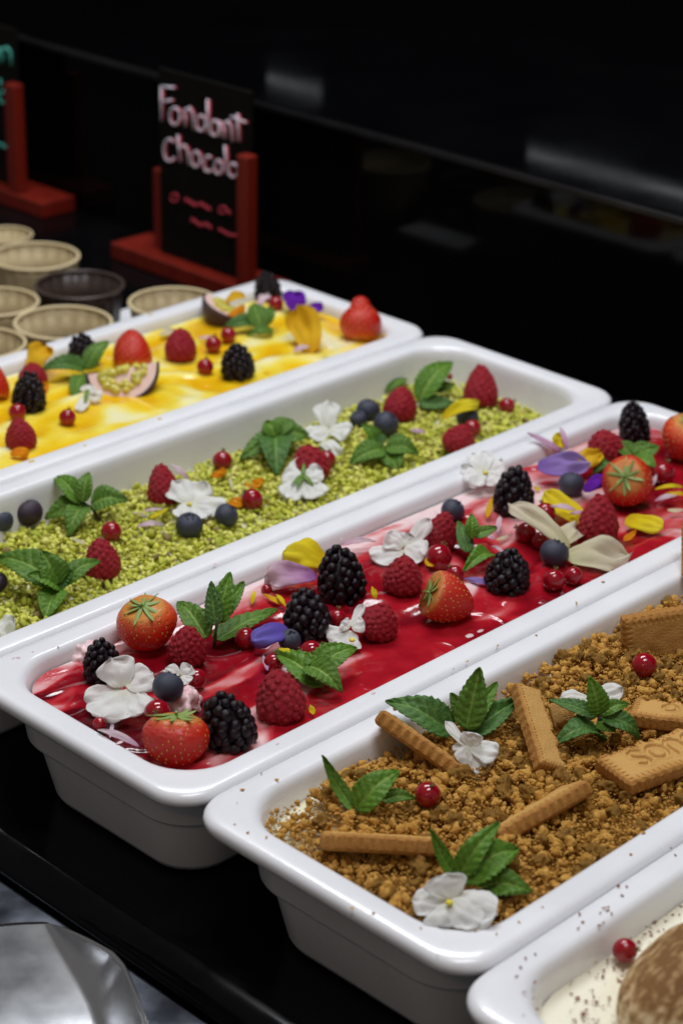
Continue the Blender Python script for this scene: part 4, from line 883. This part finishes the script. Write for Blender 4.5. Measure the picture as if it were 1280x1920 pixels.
def biscuit(zs, A, B, wpx, N, label, text=None, broken=None, T=.0078, seed=0, res=(110, 70)):
    """A, B: middles of the two short ends (px, py, mm); N: face normal; broken: which end/side is snapped"""
    a, b = pt(A, zs), pt(B, zs); c = (a + b) / 2; L = np.linalg.norm(b - a); W = wpx / ppm(c)
    X = nrm(b - a); Z = nrm(np.asarray(N) - X * np.dot(N, X)); Y = np.cross(Z, X); nx, ny = res; hx, hy = L / 2, W / 2; cr_ = .07 * W
    s = np.linspace(-1, 1, nx); t = np.linspace(-1, 1, ny); S, Tt = np.meshgrid(s, t, indexing='ij'); S = S.ravel(); Tt = Tt.ravel()
    def sc(q, n): return .012 * np.cos(q * n * math.pi) * W
    dyr = np.maximum(0, np.abs(Tt) * hy - (hy - cr_)); ins = cr_ - np.sqrt(np.maximum(0, cr_ ** 2 - dyr ** 2))
    x = S * (hx - ins) + sc(Tt, 8) * np.sign(S) * np.abs(S) ** 6
    y = Tt * hy + sc(S, 10) * np.sign(Tt) * np.abs(Tt) ** 6
    jag = np.array([nz(q * 4 + seed, seed, 1) * .16 + nz(q * 14, seed, 2) * .06 for q in Tt]) * W
    if broken in ('B', 'AB'): x = x + np.maximum(0, S) * jag
    if broken == 'A': x = x + np.maximum(0, -S) * jag
    if broken in ('Y',): y = y + np.maximum(0, Tt) * np.array([nz(q * 5 + seed, seed, 3) * .2 + nz(q * 16, seed, 5) * .07 - .1 for q in S]) * W
    ex = (hx - np.abs(x)); ey = (hy - np.abs(y)); ed = np.minimum(np.abs((1 - np.abs(S)) * hx), np.abs((1 - np.abs(Tt)) * hy))
    ztop = np.full(len(x), T / 2) - .0016 * np.exp(-(ed / .0009) ** 1.5)
    bord = (ed > .0012) & (ed < .17 * W)
    along = np.where(ex < ey, y, x); wv = np.cos(along / (W * .052) * math.pi)
    ztop += np.where(bord, -.0005 * (wv > .25) * np.sin(np.clip((ed - .0012) / (.17 * W - .0012), 0, 1) * math.pi), 0)
    if text:
        P2 = np.stack([x / W, y / W], 1); d = np.full(len(x), 9.)
        for st in text:
            for q in range(len(st) - 1): d = np.minimum(d, seg_d(P2, st[q], st[q + 1]))
        ztop += -.0011 * np.exp(-(d / .034) ** 4) + .0005 * np.exp(-((d - .065) / .028) ** 2)
    ztop += np.array([nz(p * 160 + seed, q * 160, 1) * .00035 for p, q in zip(x, y)])
    zb = np.full(len(x), -T / 2) + .0015 * np.exp(-(ed / .0010) ** 1.5)
    Vt = np.stack([x, y, ztop], 1); Vb = np.stack([x, y, zb], 1)
    F = grid_faces(nx, ny); n = nx * ny; FF = [f for f in F] + [tuple(i + n for i in f[::-1]) for f in F]
    bd = [i * ny for i in range(nx)] + [(nx - 1) * ny + j for j in range(1, ny)] + [i * ny + ny - 1 for i in range(nx - 2, -1, -1)] + [j for j in range(ny - 2, 0, -1)]
    m = len(bd); mid = []; k0 = 2 * n
    for q in bd:
        jr = 1.004; mid.append((x[q] * jr, y[q] * jr, 0))
    VV = np.concatenate([Vt, Vb, np.array(mid)])
    for i in range(m):
        i2 = (i + 1) % m; FF.append((bd[i2], bd[i], k0 + i, k0 + i2)); FF.append((k0 + i2, k0 + i, bd[i] + n, bd[i2] + n))
    eg = np.clip(np.exp(-(ed / (.10 * W)) ** 1.2) * .9 + np.array([.25 * nz(p * 70 + seed, q * 70, 4) for p, q in zip(x, y)]), 0, 1)
    me = make_mesh('biscuit', VV, FF, M['biscuit'], True, {'edge': np.concatenate([eg, eg, np.full(m, .75)])}); o = obj('biscuit', me, None, c)
    bmx = bmesh.new(); bmx.from_mesh(me); bmesh.ops.recalc_face_normals(bmx, faces=bmx.faces[:]); bmx.to_mesh(me); bmx.free()
    me.set_sharp_from_angle(angle=R_(38))
    o.rotation_euler = Matrix((Vector(X), Vector(Y), Vector(Z))).transposed().to_euler()
    return tag(o, label, 'biscuit', 'caramel biscuits in the crumbs')
# biscuits whose big face runs away from the viewer: A-B is the middle line, so it is set back by half a width along `back`
def edge_on(zs, A, B, wpx, N, back, label, **k):
    a, b = pt(A, zs), pt(B, zs); W = wpx / ppm(a); N = np.asarray(N); X = nrm(b - a); Z = nrm(N - X * np.dot(N, X)); Y = np.cross(Z, X); Y = Y if np.dot(Y, back) > 0 else -Y
    sh = Y * W / 2
    def proj_px(P):
        d = P - CAM; zz = d @ AX_F; return (640 + FPX * (d @ AX_R) / zz, 960 + FPX * (d @ AX_D) / zz, (P[2] - zs) * 1000)
    return biscuit(zs, proj_px(a + sh), proj_px(b + sh), wpx, N, label, **k)
edge_on(ZB, (706, 1340, 20), (872, 1456, 4), 130, D(.55, .83, -.06), AX_F, 'biscuit leaning on the far wall of the crumb tray', seed=1)
edge_on(ZB, (601, 1577, 12), (828, 1590, 11), 140, D(-.04, .99, -.13), AX_F, 'biscuit seen edge-on at the near left of the crumbs', seed=2)
edge_on(ZB, (936, 1572, 4), (1108, 1474, 14), 130, D(-.50, .86, -.02), AX_F, 'biscuit seen edge-on slanting up behind the near mint sprig', seed=3)
biscuit(ZB, (986, 1294, 20), (1033, 1446, 5), 66, D(.55, .32, .77), 'broken biscuit half standing upright between two mint sprigs', None, 'Y', seed=4)
biscuit(ZB, (1046, 1316, 12), (1060, 1364, 4), 40, D(-.5, .3, .6), 'small broken biscuit piece behind the upright half', None, 'B', seed=8, res=(60, 40))
biscuit(ZB, (1143, 1455, 8), (1322, 1392, 10), 120, D(-.12, .88, .46), 'biscuit embossed with letters lying on the crumbs by the rim', SONO, 'Y', seed=5, res=(230, 150))
biscuit(ZB, (1184, 1334, 7), (1330, 1352, 9), 92, D(.05, .95, .3), 'broken ridged biscuit lying behind the embossed one', [SONO[1]], 'Y', seed=6, res=(150, 100))
biscuit(ZB, (1166, 1204, 8), (1330, 1176, 14), 104, D(.12, -.42, .9), 'biscuit leaning with its dark underside towards the viewer', None, None, seed=7)
biscuit(ZB, (1300, 992, 24), (1300, 1092, 5), 70, D(.85, .3, .4), 'biscuit standing upright at the right frame edge by the red tray', None, None, seed=9)

# sponge finger in the near tray
e = at(1276, 1842, ZW + .011); V0, F0 = ico(5); V = []; cr = []
for v in V0:
    k = 1 + .05 * nz(v[0] * 2, v[1] * 2, v[2] * 2)
    sx = math.copysign(abs(v[0]) ** .85, v[0])
    V.append(((sx * .038) * k, v[1] * .0190 * k, v[2] * .0155 * k)); cr.append(min(1, max(0, .56 - .50 * v[2] + .50 * nz(v[0] * 6, v[1] * 9, v[2] * 6) + .30 * nz(v[0] * 30, v[1] * 30, v[2] * 30))))
o = obj('sponge_finger', make_mesh('sponge_finger', V, F0, M['sponge'], True, {'cream': cr}), None, e); o.rotation_euler = (0, 0, R_(10))
tag(o, 'plump sponge finger dusted with cocoa in the nearest tray', 'sponge finger')
# cocoa flakes and crumbs fallen on the rims
def specks(name, spots, r0, r1, m, label, cat, n=None):
    shp = chips(6, 9, .45, 9); pcs = []
    for (px, py, z) in spots:
        p = at(px, py, z); r = random.uniform(r0, r1); v, f = random.choice(shp); Rm = rotm(1)[0]
        pcs.append((v @ Rm.T * r * np.array((1, 1, .5)) + p, f.tolist()))
    v, f = join(pcs); c = np.mean(v, axis=0); o = obj(name, make_mesh(name, np.array(v) - c, f, m, False), None, c); return tag(o, label, cat, kind='stuff')
FL = [(1165, 1678), (1158, 1661), (1174, 1661), (1132, 1703), (1138, 1705), (1125, 1711), (1140, 1700), (1146, 1712), (1130, 1730), (1123, 1735), (1092, 1729), (1084, 1742), (1086, 1713), (985, 1796), (1004, 1788), (975, 1814), (968, 1830), (1002, 1842), (982, 1861), (999, 1872), (1006, 1892), (982, 1902), (1257, 1590), (1265, 1603)]
specks('cocoa_flakes', [(a, b, .0006) for a, b in FL] + [(random.uniform(920, 1280), random.uniform(1600, 1900), .0004) for _ in range(0)], .0006, .0012, M['cocoa'], 'dark cocoa flakes fallen on the white rim of the nearest tray', 'flakes')
FW = [(1196, 1732), (1210, 1738), (1220, 1739), (1247, 1727), (1200, 1768), (1204, 1757), (1234, 1745), (1108, 1797), (1116, 1802), (1131, 1820), (1128, 1830), (1132, 1844), (1110, 1857), (1122, 1871), (1098, 1877), (1130, 1886), (1102, 1910), (1138, 1800), (1150, 1815), (1275, 1700), (1258, 1702), (1240, 1756), (1072, 1840), (1069, 1846), (1142, 1870), (1260, 1715), (1188, 1800), (1225, 1770), (1090, 1900), (1078, 1880), (1120, 1915)]
FW += [(random.uniform(1060, 1280), random.uniform(1660, 1920)) for _ in range(240)]
specks('cocoa_flakes', [(a, b, ZW + .0015) for a, b in FW if (a - 1050) * .75 + (b - 1900) > -95], .0004, .0012, M['cocoa'], 'dark cocoa flakes scattered over the pale cream', 'flakes')
CRS = [(519, 1462), (440, 1545), (445, 1505), (465, 1560), (500, 1570), (660, 1703), (700, 1712), (890, 1745), (905, 1730), (1080, 1130), (850, 1254), (876, 1240), (1005, 1190), (933, 1210), (490, 1450), (1182, 1602), (1016, 1700), (970, 1728), (820, 1790), (790, 1740), (1205, 1560), (740, 1330), (1130, 1090), (930, 1750), (455, 1480)]
specks('loose_crumbs', [(a, b, .0005) for a, b in CRS], .0006, .0013, M['crumb'], 'stray brown crumbs fallen on the white rims around the biscuit dessert', 'crumbs')

def drops(spots, m, label):
    pcs = []
    for (px, py, w) in spots:
        p = at(px, py, .0001); r = w / ppm(p); v, f = ico(2); q = random.uniform(.6, 1.5)
        pcs.append((v * r * np.array((q, 1 / q, .16)) * np.array([1 + .3 * nz(*(a * 2 + px)) for a in v])[:, None] + p, f.tolist()))
    v, f = join(pcs); c = np.mean(v, axis=0); return tag(obj('sauce_drops', make_mesh('sauce_drops', np.array(v) - c, f, m), None, c), label, 'drops', kind='stuff')
M['pinkfilm'] = mat('thin_pink_sauce', (.66, .42, .45), (.74, .58, .60), 200, rough=.3)
drops([(26, 1234, 3), (35, 1233, 4), (62, 1222, 2), (225, 1392, 6), (405, 1058, 4), (520, 1395, 3), (700, 1300, 4), (880, 1192, 8), (900, 1183, 6), (640, 1010, 3), (1000, 880, 4), (110, 1212, 2), (1012, 1130, 3)], M['pinkfilm'], 'tiny pink sauce drops smeared on the rim of the red dessert tray')
drops([(282, 590, 4), (60, 865, 5), (300, 785, 4), (500, 700, 6), (610, 652, 5), (720, 628, 5), (160, 835, 3)], M['mango'], 'little yellow sauce drops on the rim of the mango tray')
# ------------------------------------------------------------------ paper cups
def cup(px, py, rpx, label, brown=False, zr=-.016):
    c = at(px, py, zr); r = rpx / ppm(c); h = zr - ZC - .0005
    e = empty('paper_cup', (c[0], c[1], ZC + .0004), label, 'paper cup', 'chocolate fondants in paper cups')
    m = M['brownpaper' if brown else 'paper']; np_ = 38; rb_ = r * .80
    wob = lambda a, i: 1 + (.009 * math.copysign(abs(math.cos(a * np_ / 2)) ** .5, math.cos(a * np_ / 2)) if 0 < i < 9 else 0)
    outer = [(rb_ * .97, 0), (rb_, .0008)] + [(rb_ + (r * .97 - rb_) * q, h * q) for q in (.15, .4, .65, .85, .95)]
    inner = [(r * .955, h * .95), (rb_ + (r * .955 - rb_) * .6, h * .6), (rb_ + (r * .955 - rb_) * .3, h * .3)]
    V, F = lathe(outer + inner, 240, wob); obj('pleated_wall', make_mesh('pleated_wall', V, F, m), e)
    V, F = lathe([(r * .965 + r * .042 * math.cos(w), h * .965 + r * .042 * math.sin(w)) for w in np.linspace(0, 2 * math.pi, 13)], 72); obj('rolled_rim', make_mesh('rolled_rim', V, F, m), e)
    V = []; rr = rb_ + (r * .95 - rb_) * .5
    prof = [(rr * q, h * .52 + .004 * math.sqrt(max(0, 1 - q * q))) for q in (1, .93, .8, .6, .4, .2, .02)]
    V, F = lathe(prof, 40, lambda a, i: 1); V = [(x, y, z + .0015 * nz(x * 90 + px, y * 90, 1)) for x, y, z in V]; F = F + [tuple(6 * 40 + k for k in range(40))]
    obj('chocolate_cake', make_mesh('chocolate_cake', V, F, M['cake']), e)
cup(10, 436, 52, 'beige paper cup at the frame edge below the left sign')
cup(66, 477, 84, 'beige paper cup behind the dark brown cup')
cup(150, 530, 84, 'dark brown paper cup among the beige ones', True)
cup(-8, 562, 82, 'beige paper cup at the left frame edge, middle one of three')
cup(119, 601, 93, 'beige paper cup in front of the dark brown cup beside the mango tray')
cup(-36, 640, 86, 'beige paper cup at the left frame edge nearest the mango tray')
cup(326, 563, 86, 'beige paper cup on its own in front of the red sign')
nb = at(236, 590, -.050)
tag(obj('paper_napkin', make_mesh('paper_napkin', *[(lambda VF: VF[0])(box((-.016, -.045, 0), (.016, .030, .010), .002)), box((-.016, -.045, 0), (.016, .030, .010), .002)[1]], M['napkin']), None, (nb[0] + .01, nb[1] - .005, ZC + .0005)), 'white folded paper between the dark brown cup and the lone beige cup', 'paper')

# ------------------------------------------------------------------ signs
def stroke_set(strokes, conv, r, m, name, parent, shift=(0, 0)):
    pcs = []
    for st in strokes: pcs.append(tube([conv(px + shift[0], py + shift[1]) for px, py in st], r, 6))
    v, f = join(pcs); return part(name, v, f, m, parent)
XS = .601
def sign(x0, y_left, y_right, base, lp, rp, top, label, back=.030):
    e = empty('menu_sign', (x0, (y_left + y_right) / 2, ZC), label, 'sign', 'menu signs behind the desserts')
    def bx(name, lo, hi, m, bev=.0012): V, F = box(lo, hi, bev); return part(name, V, F, M[m], e, False)
    bx('base', (x0 - .014, base[1], ZC + .0003), (x0 + back, base[0], ZC + .0145), 'redwood')
    bx('board', (x0, y_right, ZC + .0147), (x0 + .004, y_left, top), 'slate', .0006)
    bx('post', (x0 + .0045, lp[1], ZC + .0147), (x0 + .0165, lp[0], lp[2]), 'redwood')
    bx('post', (x0 - .012, rp[1], ZC + .0147), (x0 - .0005, rp[0], rp[2]), 'redwood')
    return e
e = sign(XS, .213, .1045, (.262, .086), (.2275, .2085, .0165), (.1080, .0955, .0560), .1040, 'black menu board on a red stand lettered Fondant chocolat')
cv = lambda cx, cy: onx(200 + cx / 3.765, 120 + cy / 3.765, XS - .0006)
arch = lambda x0, x1, yt, y0, y1: [(x0, y0), (x0 + (x1 - x0) * .15, yt + (y0 - yt) * .3), ((x0 + x1) / 2, yt), (x1 - (x1 - x0) * .12, yt + (y1 - yt) * .25), (x1, y1)]
W1 = [[(386, 158), (388, 400)], [(386, 160), (480, 166)], [(386, 268), (465, 254)], ell(483, 368, 38, 60), [(556, 318), (558, 440)], arch(558, 616, 308, 350, 462), ell(668, 418, 34, 54), [(712, 250), (718, 490)],
      ell(764, 452, 32, 54), [(800, 402), (806, 512)], [(832, 412), (834, 524)], arch(834, 886, 402, 440, 545), [(922, 350), (932, 545)], [(880, 372), (984, 412)]]
W2 = [ell(446, 608, 42, 78, 45, 315), [(502, 500), (522, 692)], arch(518, 582, 572, 620, 714), ell(632, 672, 32, 54), ell(718, 706, 32, 54, 50, 310), ell(790, 728, 29, 48), [(834, 574), (852, 776)], ell(894, 750, 33, 48), [(930, 704), (938, 812)]]
stroke_set(W1 + W2, lambda a, b: cv(a, b) + np.array((.0004, 0, 0)), .00095, M['chalkred'], 'lettering_shadow', e, (13, 3))
stroke_set(W1 + W2, cv, .0011, M['chalkwhite'], 'lettering', e)
def scrib(x0, y0, x1, y1, n, h):
    return [(x0 + (x1 - x0) * i / n, y0 + (y1 - y0) * i / n + h * (-1) ** i * (.6 + .4 * math.sin(i * 2.3))) for i in range(n + 1)]
stroke_set([ell(480, 944, 26, 28), scrib(545, 965, 735, 1018, 14, 22), ell(820, 1030, 28, 24), scrib(840, 1040, 872, 1056, 4, 20), scrib(590, 1105, 740, 1155, 12, 22), scrib(785, 1170, 925, 1222, 10, 14)], cv, .00085, M['chalkred'], 'small_lettering', e)
XL = .627
e = sign(XL, .548, .4365, (.59, .388), (.56, .545, .01), (.4400, .4255, .0470), .0935, 'black menu board with turquoise lettering cut off by the frame', .024)
cl = lambda cx, cy: onx(cx / 3.046, 50 + cy / 3.046, XL - .0006)
TS = [[(-6, 130), (-4, 212)], arch(-4, 0, 120, 140, 210), [(18, 118), (20, 205)], arch(20, 66, 118, 150, 222), [(-40, 100), (-38, 215)], [(2, 300), (4, 350)], ell(18, 404, 20, 32), [(40, 372), (42, 440)], scrib(-40, 660, 46, 690, 5, 8), ell(-30, 400, 22, 34)]
stroke_set(TS, lambda a, b: cl(a, b), .0013, M['chalkgreen'], 'lettering', e)

# ------------------------------------------------------------------ scoop in the foreground
ZS = ZC - .012
def scoop():
    f0 = at(-10, 1736, ZS + .012); f1 = at(66, 1992, ZS + .012)        # front lip middle, rear
    ax = nrm(f1 - f0); up = np.array((0, 0, 1.0)); sd = nrm(np.cross(up, ax)); sd = sd if np.dot(sd, AX_R) > 0 else -sd
    L = .13; nu, nv = 60, 49; V = []
    for i in range(nu):
        u = i / (nu - 1)
        hw = .0245 + .010 * min(1, u * 2.0)
        sideh = .030 * (1 - math.exp(-u * 2.4))
        for j in range(nv):
            v = 2 * j / (nv - 1) - 1; av = abs(v)
            if av < .6: yy = v / .6 * hw * .86; zz = .0012 * (av / .6) ** 3
            else:
                w = (av - .6) / .4; th = w * 1.0
                yy = math.copysign(hw * .86 + (.010 * math.sin(th * 1.25) + .004 * w) * (.12 + .88 * min(1, u * 2.6)), v); zz = .0012 + sideh * (w ** 1.25)
            lip = .016 * (yy / (hw + .012)) ** 2 * (1 - u)                        # rounded front edge
            V.append(f0 + ax * (u * L + lip) + sd * yy + up * (zz - .0035 * max(0, (u - .35) / .5) ** 2))
    root = empty('serving_scoop', (f0 + f1) / 2, 'shiny steel serving scoop lying in the near left corner', 'scoop')
    part('bowl', V, grid_faces(nu, nv), M['scoop'], root, True, None, .0009)
    hs = f0 + ax * L + up * .012
    part('handle', *tube([hs, hs + ax * .05 + up * .01, hs + ax * .16 + up * .014], .006, 10), M['scoop'], root)
scoop()
